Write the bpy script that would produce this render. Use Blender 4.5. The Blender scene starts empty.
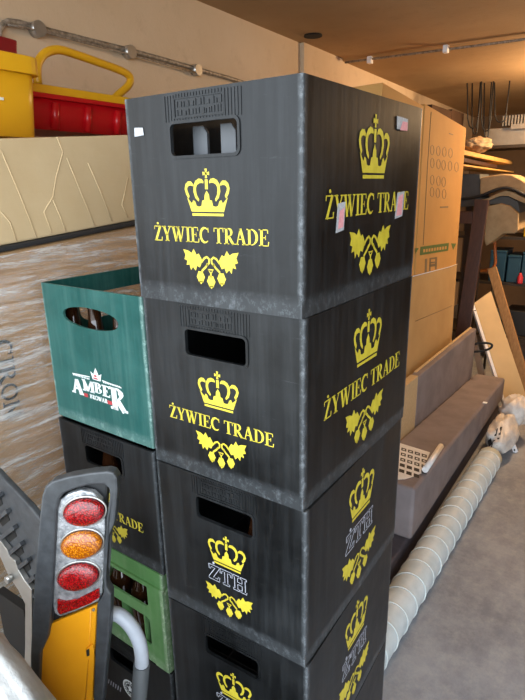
import bpy, bmesh, math, random
from mathutils import Vector, Matrix, noise
random.seed(7)
S = bpy.context.scene
COL = S.collection
PI = math.pi

# ------------------------------------------------------------------ camera
CAM = Vector((0, 0, 1.6167))
FPX = 539.9
_A, _P, _R = .6, .2951, -.018
def _w(v):
    return Vector((math.cos(_A)*v[0]-math.sin(_A)*v[1], math.sin(_A)*v[0]+math.cos(_A)*v[1], v[2]))
_f = Vector((0, math.cos(_P), -math.sin(_P))); _r = Vector((1, 0, 0)); _u = _r.cross(_f)
_r2 = math.cos(_R)*_r + math.sin(_R)*_u; _u2 = -math.sin(_R)*_r + math.cos(_R)*_u
FW, RT, UP = _w(_f), _w(_r2), _w(_u2)
def ray(px, py): return FW + RT*((px-262.5)/FPX) - UP*((py-350)/FPX)
def atX(px, py, c): d = ray(px, py); return CAM + d*((c-CAM.x)/d.x)
def atY(px, py, c): d = ray(px, py); return CAM + d*((c-CAM.y)/d.y)
def atZ(px, py, c): d = ray(px, py); return CAM + d*((c-CAM.z)/d.z)
cd = bpy.data.cameras.new('camera'); cam = bpy.data.objects.new('camera', cd); COL.objects.link(cam)
M3 = Matrix((RT, UP, -FW)).transposed()
cam.matrix_world = Matrix.Translation(CAM) @ M3.to_4x4()
cd.sensor_fit = 'HORIZONTAL'; cd.sensor_width = 36; cd.lens = FPX/525*36; cd.clip_start = .02
S.camera = cam

# ------------------------------------------------------------------ materials
def lin(c):
    if isinstance(c, str):
        c = [int(c[i:i+2], 16)/255 for i in (0, 2, 4)]
    return tuple(x/12.92 if x <= .04045 else ((x+.055)/1.055)**2.4 for x in c) + (1,)
class NT:
    def __init__(s, name):
        s.m = bpy.data.materials.new(name); s.m.use_nodes = True
        s.t = s.m.node_tree; s.n = s.t.nodes; s.b = s.n['Principled BSDF']
    def N(s, typ, **kw):
        n = s.n.new(typ)
        for k, v in kw.items():
            if k in n.inputs: n.inputs[k].default_value = v
            else: setattr(n, k, v)
        return n
    def L(s, a, b): s.t.links.new(a, b)
    def math(s, op, a, b=None, clamp=False):
        n = s.n.new('ShaderNodeMath'); n.operation = op; n.use_clamp = clamp
        for i, x in enumerate((a, b)):
            if x is None: continue
            if hasattr(x, 'links'): s.L(x, n.inputs[i])
            else: n.inputs[i].default_value = x
        return n.outputs[0]
    def coord(s, scale=(1, 1, 1), rot=(0, 0, 0), kind='Object'):
        tc = s.n.new('ShaderNodeTexCoord'); mp = s.n.new('ShaderNodeMapping')
        mp.inputs['Scale'].default_value = scale; mp.inputs['Rotation'].default_value = rot
        s.L(tc.outputs[kind], mp.inputs['Vector']); return mp.outputs[0]
    def noise(s, scale, vec=None, detail=4, rough=.6):
        n = s.n.new('ShaderNodeTexNoise'); n.inputs['Scale'].default_value = scale
        n.inputs['Detail'].default_value = detail; n.inputs['Roughness'].default_value = rough
        if vec is None: vec = s.coord()
        s.L(vec, n.inputs['Vector']); return n.outputs['Fac']
    def ramp(s, fac, stops):
        r = s.n.new('ShaderNodeValToRGB'); e = r.color_ramp.elements
        while len(e) < len(stops): e.new(.5)
        for i, (p, c) in enumerate(stops):
            e[i].position = p; e[i].color = lin(c) if not isinstance(c, (int, float)) else (c, c, c, 1)
        s.L(fac, r.inputs[0]); return r.outputs[0]
    def mix(s, fac, a, b):
        n = s.n.new('ShaderNodeMix'); n.data_type = 'RGBA'
        for sock, x in ((n.inputs[0], fac), (n.inputs[6], a), (n.inputs[7], b)):
            if hasattr(x, 'links'): s.L(x, sock)
            else: sock.default_value = x
        return n.outputs[2]
    def bump(s, h, strength=.3, dist=.002):
        b = s.n.new('ShaderNodeBump'); b.inputs['Strength'].default_value = strength
        b.inputs['Distance'].default_value = dist; s.L(h, b.inputs['Height']); s.L(b.outputs[0], s.b.inputs['Normal'])
def mat(name, col, rough=.5, metal=0, col2=None, nscale=20, bump=0, bscale=60, stretch=(1, 1, 1), bdist=.002, coat=0, trans=0, spec=.5, detail=4, lo=.35, hi=.65):
    t = NT(name)
    t.b.inputs['Roughness'].default_value = rough; t.b.inputs['Metallic'].default_value = metal
    t.b.inputs['Coat Weight'].default_value = coat; t.b.inputs['Transmission Weight'].default_value = trans
    t.b.inputs['Specular IOR Level'].default_value = spec
    v = t.coord(stretch)
    if col2 is None:
        c1 = lin(col); c2 = tuple(x*.86 for x in c1[:3]) + (1,)
    else: c1, c2 = lin(col), lin(col2)
    f = t.noise(nscale, v, detail); f = t.ramp(f, ((lo, 0.0), (hi, 1.0)))
    t.L(t.mix(f, c1, c2), t.b.inputs['Base Color'])
    if bump: t.bump(t.noise(bscale, v, 5), bump, bdist)
    return t.m

def crate_mat(name, base, light, wear_highlight, rough=.42):
    t = NT(name); t.b.inputs['Specular IOR Level'].default_value = .26
    tc = t.n.new('ShaderNodeTexCoord'); sp = t.n.new('ShaderNodeSeparateXYZ'); t.L(tc.outputs['Object'], sp.inputs[0])
    x, y, z = sp.outputs
    ax = t.math('DIVIDE', t.math('ABSOLUTE', x), .1485); ay = t.math('DIVIDE', t.math('ABSOLUTE', y), .2)
    corner = t.math('MULTIPLY', t.math('SUBTRACT', t.math('MINIMUM', ax, ay), .955), 24, True)  # scuffed corners, with a bright edge highlight painted into the same mask
    band = t.math('MULTIPLY', t.math('SUBTRACT', .031, z), 70, True)
    oi = t.n.new('ShaderNodeObjectInfo')
    vm = t.n.new('ShaderNodeVectorMath'); vm.operation = 'ADD'; t.L(tc.outputs['Object'], vm.inputs[0])
    rm = t.math('MULTIPLY', oi.outputs['Random'], 9.0); t.L(rm, vm.inputs[1])
    def nz(scale, st, det=5, ro=.65):
        mp = t.n.new('ShaderNodeMapping'); mp.inputs['Scale'].default_value = st; t.L(vm.outputs[0], mp.inputs[0])
        return t.noise(scale, mp.outputs[0], det, ro)
    spk = t.ramp(nz(90, (1, 1, .8), 6, .75), ((.5, 0.0), (.68, 1.0)))
    streak = t.ramp(nz(30, (2.2, 2.2, .12), 5), ((.44, 0.0), (.72, 1.0)))
    scr = t.ramp(nz(25, (.5, .5, 5), 7, .8), ((.63, 0.0), (.75, 1.0)))
    cloud = t.ramp(nz(7, (1, 1, 1), 5), ((.38, 0.0), (.72, 1.0)))
    m = t.math('MAXIMUM', t.math('MULTIPLY', corner, 1.0), t.math('MULTIPLY', band, .5))
    m = t.math('MULTIPLY', m, t.math('ADD', t.math('MULTIPLY', spk, .75), .28))
    m = t.math('ADD', m, t.math('MULTIPLY', streak, .07))
    m = t.math('ADD', m, t.math('MULTIPLY', scr, .22))
    m = t.math('ADD', m, t.math('MULTIPLY', cloud, .05), True)
    c = t.mix(cloud, lin(base), lin(light)); c = t.mix(m, c, lin(wear_highlight)); t.L(c, t.b.inputs['Base Color'])
    t.L(t.math('ADD', t.math('MULTIPLY', cloud, .14), rough-.04), t.b.inputs['Roughness'])
    t.bump(t.math('ADD', nz(22, (3, 3, .12), 3), t.math('MULTIPLY', nz(140, (1, 1, 1), 3), .25)), .13, .0012)
    return t.m

M = {}
M['black'] = crate_mat('black_crate_plastic', '0b0c0d', '141516', '6c7175', .36)
M['black_in'] = mat('black_inner_plastic', '1c1d1f', .45, spec=.4)
M['divider'] = mat('grey_divider_plastic', '46494d', .4)
M['amber'] = crate_mat('teal_crate_plastic', '114541', '18544f', '9ab8b0', .38)
M['green'] = crate_mat('light_green_crate_plastic', '53804a', '67955c', 'c4d2ba', .45)
M['green_in'] = mat('dark_teal_inner_plastic', '164a41', .45)
M['yellow_ink'] = mat('yellow_print_ink', 'd0c03c', .5, col2='c0ae2e', nscale=60)
M['white_ink'] = mat('white_print_ink', 'e4e8e6', .45)
M['lilac_ink'] = mat('pale_outline_ink', 'b9bcc8', .45)
M['red_ink'] = mat('red_print_ink', 'b03c40', .45)
M['sticker'] = mat('white_sticker_paper', 'b9bcbf', .6, col2='9a9ea6', nscale=250)
M['sticker_pink'] = mat('pink_sticker_paper', 'e3a3a8', .6, col2='d98e96', nscale=200)
M['glass_brown'] = mat('brown_bottle_glass', '2a160a', .08, spec=.8)
M['cap_gold'] = mat('gold_bottle_cap', 'b59a58', .35, metal=.7)
M['cap_white'] = mat('pale_bottle_cap', 'd9d6c8', .4)

def cardboard(name, c1, c2, crease=None, seed=0.0):
    t = NT(name); t.b.inputs['Roughness'].default_value = .8; t.b.inputs['Specular IOR Level'].default_value = .2
    f = t.ramp(t.noise(4, t.coord((1, 1, 1)), 5), ((.3, 0.0), (.7, 1.0)))
    g = t.noise(60, t.coord((1, .25, 2.5)), 4)
    c = t.mix(f, lin(c1), lin(c2)); c = t.mix(t.math('MULTIPLY', g, .25), c, lin(c2)); t.L(c, t.b.inputs['Base Color'])
    t.bump(t.math('ADD', t.noise(18, t.coord((1, 1, 1)), 4), t.math('MULTIPLY', g, .4)), .25, .003)
    return t.m
M['card'] = cardboard('tan_cardboard_light_gradient', 'c9a673', 'bb9765')
M['card_pale'] = cardboard('pale_crumpled_cardboard', 'd3bd97', 'c5ac84')
M['card_brown'] = cardboard('brown_cardboard', 'c09a70', 'ac8860')
M['card_dark'] = cardboard('dark_brown_cardboard', '4a382c', '3c2c22')
M['card_orange'] = cardboard('warm_tan_cardboard', 'cf9f5f', 'c39457')
M['print_grey'] = mat('grey_print_ink', '8a7350', .7)
M['print_dark'] = mat('dark_print_ink', '4a4d50', .7)
M['print_green'] = mat('green_print_ink', '55702f', .7)
M['foam_black'] = mat('black_foam_strip', '222325', .7, bump=.4)

def wall_mat(name, a, b, c, sc=1.2, bstr=.35):
    t = NT(name); t.b.inputs['Roughness'].default_value = .9; t.b.inputs['Specular IOR Level'].default_value = .2
    n1 = t.ramp(t.noise(sc, t.coord((1, 1, 1)), 6), ((.35, 0.0), (.65, 1.0)))
    n2 = t.ramp(t.noise(9, t.coord((1, 1, 1)), 7, .75), ((.55, 0.0), (.75, 1.0)))
    t.L(t.mix(t.math('MULTIPLY', n2, .45), t.mix(n1, lin(a), lin(b)), lin(c)), t.b.inputs['Base Color'])
    t.bump(t.math('ADD', t.noise(14, t.coord(), 6), t.math('MULTIPLY', t.noise(120, t.coord(), 3), .3)), bstr, .006)
    return t.m
M['wall'] = wall_mat('ochre_plaster', 'dcc6aa', 'cfb798', 'b89f80')
M['wall_r'] = wall_mat('plaster_dark_for_reflections', '6b6259', '5c544c', '4c4640')  # unseen wall, toned dark so the crate sides reflect less light
M['ceil'] = wall_mat('ceiling_concrete', 'bc9f7a', 'a88b67', '937957', .9)
M['backwall'] = wall_mat('dingy_back_plaster', '7c6650', '6a5642', '52422f')
def floor_mat():
    t = NT('concrete_floor'); t.b.inputs['Specular IOR Level'].default_value = .35
    n1 = t.ramp(t.noise(3, t.coord((1.3, .8, 1)), 8, .75), ((.4, 0.0), (.6, 1.0)))
    n2 = t.ramp(t.noise(14, t.coord(), 8, .8), ((.45, 0.0), (.72, 1.0)))
    n3 = t.ramp(t.noise(70, t.coord(), 5, .8), ((.62, 0.0), (.74, 1.0)))
    c = t.mix(n1, lin('80848c'), lin('9b9fa6')); c = t.mix(t.math('MULTIPLY', n2, .5), c, lin('b9b9b8')); c = t.mix(t.math('MULTIPLY', n3, .5), c, lin('585858'))
    t.L(c, t.b.inputs['Base Color']); t.b.inputs['Roughness'].default_value = .62
    t.bump(t.noise(40, t.coord(), 6), .2, .003); return t.m
M['floor'] = floor_mat()
M['yard'] = mat('outside_paving', 'a9a59c', .8, bump=.3)
M['conduit'] = mat('dusty_galvanised_conduit', 'a89c8e', .5, metal=.2, col2='6e6252', nscale=60)
M['steel'] = mat('bright_steel', 'b9b7b2', .3, metal=.8)
M['rubber'] = mat('black_rubber', '202123', .55)
M['tub_yellow'] = mat('yellow_tub_plastic', 'e6ac1c', .35, spec=.5, nscale=3)
M['tub_red'] = mat('red_tub_plastic', 'bf1019', .3, nscale=3)
M['tub_darkred'] = mat('dark_red_plastic', '86131a', .4, nscale=3)
M['bezel'] = mat('scuffed_black_moulding', '2e3033', .45, col2='3d4043', nscale=60, bump=.15, bscale=200)
M['panel_yellow'] = mat('orange_yellow_sheet_metal', 'e79e17', .38, col2='dd9212', nscale=5)
M['dark'] = mat('dark_interior', '17130f', .8)
M['housing'] = mat('clear_silver_housing', 'c3c5c8', .18, metal=.55, col2='85888c', nscale=90, bump=.5, bscale=260, bdist=.004)
def lens(name, c1, c2):
    t = NT(name); b = t.b; b.inputs['Roughness'].default_value = .12; b.inputs['Coat Weight'].default_value = .4
    v = t.n.new('ShaderNodeTexVoronoi'); v.inputs['Scale'].default_value = 420; t.L(t.coord(), v.inputs['Vector'])
    t.L(t.mix(t.ramp(v.outputs['Distance'], ((.1, 0.0), (.55, 1.0))), lin(c1), lin(c2)), b.inputs['Base Color'])
    t.bump(v.outputs['Distance'], .35, .002); return t.m
M['lens_red'] = lens('red_lens', 'c40c14', '5e0408')
M['lens_amber'] = lens('amber_lens', 'e08c0c', '8a4402')
M['grey_tube'] = mat('pale_grey_painted_tube', 'aab0ba', .35)
M['grip'] = mat('dark_grey_foam_grip', '4c5053', .6, bump=.2)
M['sack'] = mat('woven_white_sack', 'd6d7d6', .75, spec=.2, col2='bcbfbf', nscale=14, bump=.8, bscale=16, bdist=.01)
M['blue_ink'] = mat('blue_print_ink', '6fa3c0', .5)
M['felt'] = mat('mauve_grey_upholstery', '8f8687', .95, col2='817879', nscale=7, bump=.3, bscale=300, spec=.15)
M['felt_dark'] = mat('dark_grey_upholstery', '5c565c', .95, bump=.3, bscale=300, spec=.15)
M['board'] = mat('pale_particle_board', 'cdb48b', .7, nscale=80)
M['wrap'] = mat('grey_white_plastic_wrap', 'dde8ec', .5, spec=.3, col2='c8d4d8', nscale=9, bump=.35, bscale=22, bdist=.004)
M['wrap_band'] = mat('white_wrap_edge', 'e3eae8', .35)
M['paper'] = mat('white_paper', 'f6f6f8', .5)
M['ink_black'] = mat('black_print', '1c1c1e', .5)
M['bag'] = mat('crumpled_white_bag', 'e6e1da', .4, col2='d2ccc6', nscale=30, bump=.6, bscale=35, bdist=.01)
M['dkwood'] = mat('dark_stained_wood', '4a3128', .5, col2='3a2620', nscale=10, stretch=(8, 8, 1))
M['wood'] = mat('pale_pine_wood', 'd3a864', .6, col2='bd9250', nscale=10, stretch=(8, 1, 8))
M['wood_brown'] = mat('brown_wood_plank', 'b58a58', .6, col2='9c7347', nscale=10, stretch=(8, 8, 1))
M['door_cream'] = mat('cream_board', 'cdb284', .55, nscale=3)
M['orange'] = mat('orange_painted_tube', 'c9691c', .4)
M['foam'] = mat('beige_mattress_fabric', 'b79e78', .9, col2='a48b66', nscale=12, bump=.3, bscale=80)
M['cloth_shadow'] = mat('grey_cloth_and_shadow', '5e605f', .9, bump=.3)
M['blue_box'] = mat('blue_plastic_box', '1d4357', .5)
M['rack'] = mat('dark_metal_rack', '40382f', .5, metal=.4)
M['rag'] = mat('pale_cloth_bundle', 'b39c7e', .9, col2='8d7558', nscale=20, bump=.6, bscale=25, bdist=.01)
M['alu'] = mat('dull_aluminium', 'a8a092', .4, metal=.6)
M['yellow2'] = mat('yellow_plastic', 'c8a018', .4)

# ------------------------------------------------------------------ mesh builder
class MB:
    def __init__(s): s.bm = bmesh.new(); s.smooth = False
    def v(s, p): return s.bm.verts.new(Vector(p))
    def face(s, pts):
        try: return s.bm.faces.new([s.v(p) for p in pts])
        except Exception: return None
    def box(s, lo, hi, m=None):
        m = m or Matrix.Identity(4)
        x0, y0, z0 = lo; x1, y1, z1 = hi
        c = [s.bm.verts.new(m @ Vector(p)) for p in ((x0,y0,z0),(x1,y0,z0),(x1,y1,z0),(x0,y1,z0),(x0,y0,z1),(x1,y0,z1),(x1,y1,z1),(x0,y1,z1))]
        for f in ((3,2,1,0),(4,5,6,7),(0,1,5,4),(1,2,6,5),(2,3,7,6),(3,0,4,7)): s.bm.faces.new([c[i] for i in f])
        return s
    def hexa(s, b, t):        # bottom quad, top quad (3d points)
        c = [s.v(p) for p in b] + [s.v(p) for p in t]
        for f in ((3,2,1,0),(4,5,6,7),(0,1,5,4),(1,2,6,5),(2,3,7,6),(3,0,4,7)): s.bm.faces.new([c[i] for i in f])
        return s
    def prism(s, pts, off):   # 3d polygon extruded by a vector
        off = Vector(off); a = [s.v(p) for p in pts]; b = [s.v(Vector(p)+off) for p in pts]; n = len(a)
        s.bm.faces.new(a); s.bm.faces.new(b[::-1])
        for i in range(n): s.bm.faces.new((a[i], b[i], b[(i+1) % n], a[(i+1) % n]))
        return s
    def tube(s, pts, r, seg=10, cap=True):
        pts = [Vector(p) for p in pts]; n = len(pts); rs = r if isinstance(r, (list, tuple)) else [r]*n
        rings = []; ref = None
        for i, p in enumerate(pts):
            d = (pts[min(i+1, n-1)]-pts[max(i-1, 0)]).normalized()
            if ref is None: ref = Vector((0, 0, 1)) if abs(d.z) < .9 else Vector((1, 0, 0))
            a = d.cross(ref).normalized(); b = a.cross(d).normalized(); ref = b
            rings.append([s.v(p+(a*math.cos(t)+b*math.sin(t))*rs[i]) for t in [2*PI*k/seg for k in range(seg)]])
        for i in range(n-1):
            for k in range(seg): 
                f = s.bm.faces.new((rings[i][k], rings[i][(k+1) % seg], rings[i+1][(k+1) % seg], rings[i+1][k])); f.smooth = True
        if cap: s.bm.faces.new(rings[0][::-1]); s.bm.faces.new(rings[-1])
        return s
    def lathe(s, prof, c=(0, 0, 0), seg=16):
        c = Vector(c); rings = []
        for r, z in prof: rings.append([s.v(c+Vector((r*math.cos(2*PI*k/seg), r*math.sin(2*PI*k/seg), z))) for k in range(seg)])
        for i in range(len(rings)-1):
            for k in range(seg):
                f = s.bm.faces.new((rings[i][k], rings[i][(k+1) % seg], rings[i+1][(k+1) % seg], rings[i+1][k])); f.smooth = True
        s.bm.faces.new(rings[0][::-1]); s.bm.faces.new(rings[-1]); return s
    def ring(s, outer, inner, to3, off):
        """plate with a hole: outer and inner star-shaped 2d polygons about the inner's centre"""
        cx = sum(p[0] for p in inner)/len(inner); cy = sum(p[1] for p in inner)/len(inner)
        def rad(poly, a):
            dx, dy = math.cos(a), math.sin(a); best = None
            for i in range(len(poly)):
                x0, y0 = poly[i][0]-cx, poly[i][1]-cy; x1, y1 = poly[(i+1) % len(poly)][0]-cx, poly[(i+1) % len(poly)][1]-cy
                ex, ey = x1-x0, y1-y0; den = dx*ey-dy*ex
                if abs(den) < 1e-12: continue
                t = (x0*ey-y0*ex)/den; u = (x0*dy-y0*dx)/den
                if t > 0 and -1e-6 <= u <= 1+1e-6 and (best is None or t > best): best = t
            return best
        an = sorted(set(round(math.atan2(p[1]-cy, p[0]-cx), 6) for p in outer+inner))
        an2 = [an[0]]
        for a in an[1:]:
            if a-an2[-1] > 1e-4: an2.append(a)
        O, I = [], []
        for a in an2:
            ro, ri = rad(outer, a), rad(inner, a)
            O.append((cx+ro*math.cos(a), cy+ro*math.sin(a))); I.append((cx+ri*math.cos(a), cy+ri*math.sin(a)))
        off = Vector(off)
        o0 = [s.v(to3(*p)) for p in O]; i0 = [s.v(to3(*p)) for p in I]
        o1 = [s.v(Vector(to3(*p))+off) for p in O]; i1 = [s.v(Vector(to3(*p))+off) for p in I]; n = len(O)
        for k in range(n):
            j = (k+1) % n
            for q in ((o0[k], o0[j], i0[j], i0[k]), (o1[j], o1[k], i1[k], i1[j]), (o0[j], o0[k], o1[k], o1[j]), (i0[k], i0[j], i1[j], i1[k])): s.bm.faces.new(q)
        return s
    def grid(s, f, nu, nv, close=False):
        vs = [[s.v(f(i/nu, j/nv)) for j in range(nv+1)] for i in range(nu+1)]
        for i in range(nu):
            for j in range(nv):
                q = s.bm.faces.new((vs[i][j], vs[i+1][j], vs[i+1][j+1], vs[i][j+1])); q.smooth = True
        return s
    def blob(s, c, r, amp=.15, fr=3, seg=32, rng=20, seed=0, p=2.0, rot=None):
        """lumpy superellipsoid"""
        c = Vector(c)
        def f(u, v):
            t, h = 2*PI*u, PI*(v-.5)
            sg = lambda a: math.copysign(abs(a)**(2/p), a)
            d = Vector((sg(math.cos(h))*sg(math.cos(t)), sg(math.cos(h))*sg(math.sin(t)), sg(math.sin(h))))
            k = 1+amp*noise.noise(Vector((d.x*fr+seed, d.y*fr, d.z*fr)))+amp*.4*noise.noise(Vector((d.x*fr*3+seed, d.y*fr*3, d.z*fr*3)))
            q = Vector((d.x*r[0], d.y*r[1], d.z*r[2]))*k
            if rot: q = rot @ q
            return c+q
        s.grid(f, seg, rng); bmesh.ops.remove_doubles(s.bm, verts=s.bm.verts, dist=1e-5); return s

def children_offset(o):
    v = Vector((0, 0, 0))
    while o is not None: v = v + o.location; o = o.parent
    return v
def obj(name, mb, m, parent=None, world=False, bevel=0, base=None, recalc=True, segs=2):
    bm = mb.bm
    if recalc: bmesh.ops.recalc_face_normals(bm, faces=bm.faces)
    off = Vector((0, 0, 0))
    if world and parent is not None: off = children_offset(parent)
    if parent is None and base == 'auto':
        xs = [v.co for v in bm.verts]
        off = Vector((sum(c.x for c in xs)/len(xs), sum(c.y for c in xs)/len(xs), min(c.z for c in xs)))
    if off.length > 0: bmesh.ops.translate(bm, vec=-off, verts=bm.verts)
    me = bpy.data.meshes.new(name); bm.to_mesh(me); bm.free()
    mats = m if isinstance(m, (list, tuple)) else [m]
    for q in mats: me.materials.append(q)
    o = bpy.data.objects.new(name, me); COL.objects.link(o)
    if parent is not None: o.parent = parent
    elif base == 'auto': o.location = off
    if bevel:
        b = o.modifiers.new('bevel', 'BEVEL'); b.width = bevel; b.segments = segs; b.limit_method = 'ANGLE'; b.angle_limit = .6
    return o
def tag(o, label, cat=None, group=None, kind=None):
    if label: o['label'] = label
    if cat: o['category'] = cat
    if group: o['group'] = group
    if kind: o['kind'] = kind
    return o
def thing(name, loc, label, cat, group=None, rz=0):
    o = bpy.data.objects.new(name, None); COL.objects.link(o); o.location = loc; o.rotation_euler = (0, 0, rz)
    o.empty_display_size = .05
    return tag(o, label, cat, group)
def struct(name, mb, m, bevel=0): return tag(obj(name, mb, m, bevel=bevel), None, None, None, 'structure')
def copy_tree(o, parent=None):
    c = o.copy(); COL.objects.link(c); c.parent = parent
    for ch in o.children: copy_tree(ch, c)
    return c

# ------------------------------------------------------------------ 2d artwork
def stroke(pts, w):
    """polyline with width(s) -> quads"""
    n = len(pts); ws = w if isinstance(w, (list, tuple)) else [w]*n; L, Rr = [], []
    for i in range(n):
        a = pts[max(i-1, 0)]; b = pts[min(i+1, n-1)]; dx, dy = b[0]-a[0], b[1]-a[1]; l = math.hypot(dx, dy) or 1
        nx, ny = -dy/l*ws[i]/2, dx/l*ws[i]/2
        L.append((pts[i][0]+nx, pts[i][1]+ny)); Rr.append((pts[i][0]-nx, pts[i][1]-ny))
    return [[L[i], L[i+1], Rr[i+1], Rr[i]] for i in range(n-1)]
def rect(x0, y0, x1, y1): return [[(x0, y0), (x1, y0), (x1, y1), (x0, y1)]]
def arc(cx, cy, rx, ry, a0, a1, n=12): return [(cx+rx*math.cos(math.radians(a0+(a1-a0)*i/n)), cy+ry*math.sin(math.radians(a0+(a1-a0)*i/n))) for i in range(n+1)]
def mirror(P): return [[(-x, y) for x, y in p] for p in P]
def crown():
    P = rect(-.72, 0, .72, .055)
    h_ = [(.74, .09), (.93, .40), (.80, .32), (.70, .27), (.64, .34), (.55, .31), (.50, .22), (.40, .20), (.27, .21), (.22, .33), (.12, .34), (.10, .45)]
    P.append(h_+[(0, .54)]+[(-x, y) for x, y in h_[::-1]])
    a = stroke([(.83, .40), (.93, .50), (.965, .58), (.93, .65), (.84, .695), (.72, .70), (.62, .66)], [.08, .10, .12, .11, .10, .09, .05])
    a += stroke([(.38, .33), (.50, .42), (.55, .53), (.54, .63), (.46, .71), (.33, .75), (.2, .745), (.13, .71)], [.06, .10, .125, .125, .11, .10, .08, .04])
    P += a + mirror(a)
    P += rect(-.065, .57, .065, .775)
    P += [[(-.05, .80), (.05, .80), (.035, .88), (-.035, .88)], [(-.05, 1.0), (.05, 1.0), (.035, .92), (-.035, .92)], [(-.15, .86), (-.15, .94), (0, .915), (0, .885)], [(.15, .86), (.15, .94), (0, .915), (0, .885)]]
    P += rect(-.04, .87, .04, .93)
    return P
def hops():
    leaf = [(.30, .66), (.42, .84), (.50, .80), (.60, .96), (.68, .84), (.80, .90), (1.0, .93), (.92, .78), (.97, .66), (.86, .62), (.90, .50), (.78, .52), (.74, .36), (.66, .46), (.56, .36), (.50, .50), (.40, .46), (.34, .56)]
    a = [leaf]
    a += stroke([(.33, .60), (.22, .72), (.12, .76), (.04, .70), (.05, .60), (.14, .52)], [.05, .06, .06, .06, .06, .05])
    a += stroke([(.10, .58), (.18, .48), (.26, .42), (.33, .36)], .06)
    P = a + mirror(a)
    for cx, cy in ((-.38, .2), (0, .1), (.38, .2)):
        P.append([(cx+.155*math.cos(t)*(.9+.1*math.cos(6*t)), cy+.155*1.15*math.sin(t)*(.9+.1*math.cos(6*t))) for t in [2*PI*k/18 for k in range(18)]])
        P.append([(cx-.08, cy-.12), (cx+.08, cy-.12), (cx, cy-.21)])
    P += stroke([(0, .2), (0, .36)], .05) + stroke([(-.02, .34), (-.1, .42), (.1, .42), (.02, .34)], .04)
    return P
def glyph(c, W=.17, t=.055):
    """serif capital, height 1 -> (advance, polygons)"""
    sv = lambda x, y, w=.36: rect(x-w/2, y, x+w/2, y+t)
    top = 1-t
    if c == ' ': return .32, []
    if c == 'I': return .42, rect(.21-W/2, 0, .21+W/2, 1)+sv(.21, 0)+sv(.21, top)
    if c in 'EF':
        P = rect(.10, 0, .10+W, 1)+rect(0, top, .60, 1)+rect(.2, .48, .46, .48+t)+rect(.43, .38, .47, .64)+stroke([(.58, 1), (.60, .76)], .05)
        P += rect(0, 0, .64, t)+stroke([(.62, 0), (.66, .27)], .06); return .72, P
    if c == 'T': return .74, rect(.35-W/2, 0, .35+W/2, 1)+sv(.35, 0)+rect(0, top, .70, 1)+stroke([(.02, 1), (0.01, .73)], .05)+stroke([(.68, 1), (.69, .73)], .05)
    if c == 'H': return .86, rect(.10, 0, .10+W, 1)+rect(.54, 0, .54+W, 1)+rect(.2, .48, .6, .48+t)+sv(.185, 0)+sv(.185, top)+sv(.625, 0)+sv(.625, top)
    if c == 'Y': return .80, rect(.38-W/2, 0, .38+W/2, .48)+stroke([(.38-.02, .40), (.14, 1)], W)+stroke([(.40, .42), (.66, 1)], t*1.2)+sv(.38, 0)+sv(.14, top, .34)+sv(.64, top, .28)
    if c == 'W': return 1.12, stroke([(.12, 1), (.34, 0)], W)+stroke([(.34, 0), (.55, .96)], t*1.2)+stroke([(.50, 1), (.73, 0)], W)+stroke([(.73, 0), (.98, 1)], t*1.2)+sv(.13, top, .32)+sv(.5, top, .3)+sv(.97, top, .26)
    if c == 'A': return .82, stroke([(.12, 0), (.38, 1)], t*1.3)+stroke([(.38, 1), (.66, 0)], W)+rect(.2, .32, .55, .32+t)+sv(.12, 0, .26)+sv(.66, 0, .34)
    if c in 'ZŻ':
        P = rect(.04, top, .64, 1)+rect(.02, 0, .66, t)+stroke([(.12, 0), (.56, 1)], W)+stroke([(.06, 1), (.04, .76)], .05)+stroke([(.64, 0), (.68, .27)], .06)
        if c == 'Ż': P += [arc(.36, 1.17, .085, .085, 0, 330, 10)]
        return .74, P
    if c == 'C':
        w = [.04, .10, .14, W, W, W*1.02, W, W, .13, .09, .04]
        return .80, stroke(arc(.42, .5, .34, .47, 48, 312, 10), w)+stroke([(.67, .98), (.69, .68)], .05)
    if c == 'D': return .84, rect(.10, 0, .10+W, 1)+rect(0, 0, .3, t)+rect(0, top, .3, 1)+stroke([(.2, .973)]+arc(.30, .5, .40, .47, 90, -90, 12)+[(.2, .027)], [.055, .06, .07, .1, .14, W, W, W, W, .14, .1, .07, .06, .06, .055])
    if c in 'RBP':
        P = rect(.10, 0, .10+W, 1)+sv(.185, 0)+rect(0, top, .3, 1)+stroke([(.2, .973)]+arc(.34, .74, .22, .235, 90, -90, 8)+[(.2, .505)], [.055, .06, .1, .14, W, W, .14, .1, .06, .055, .055][:11])
        if c == 'R': return .82, P+stroke([(.34, .50), (.68, 0)], W)+sv(.70, 0, .26)
        if c == 'B': return .80, P+stroke([(.2, .503)]+arc(.36, .265, .26, .24, 90, -90, 8)+[(.2, .027)], [.055, .06, .1, .14, W, W, .14, .1, .06, .055, .055][:11])+rect(0, 0, .3, t)
        return .7, P
    if c == 'M': return 1.04, rect(.10, 0, .10+t*1.4, 1)+rect(.74, 0, .74+W, 1)+stroke([(.14, 1), (.46, .05)], W)+stroke([(.46, .05), (.80, 1)], t*1.3)+sv(.13, 0, .28)+sv(.83, 0, .36)+sv(.1, top, .2)+sv(.86, top, .3)
    if c == 'N': return .9, rect(.10, 0, .10+t*1.2, 1)+rect(.68, 0, .68+t*1.2, 1)+stroke([(.12, 1), (.70, 0)], W)+sv(.13, 0, .28)+sv(.71, top, .28)
    if c == 'O': return .86, stroke(arc(.42, .5, .34, .47, 0, 360, 20), W*.7)
    if c == 'L': return .66, rect(.1, 0, .1+W, 1)+sv(.185, 0)+sv(.185, top)+rect(0, 0, .6, t)
    return .6, rect(.1, 0, .5, 1)
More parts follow.
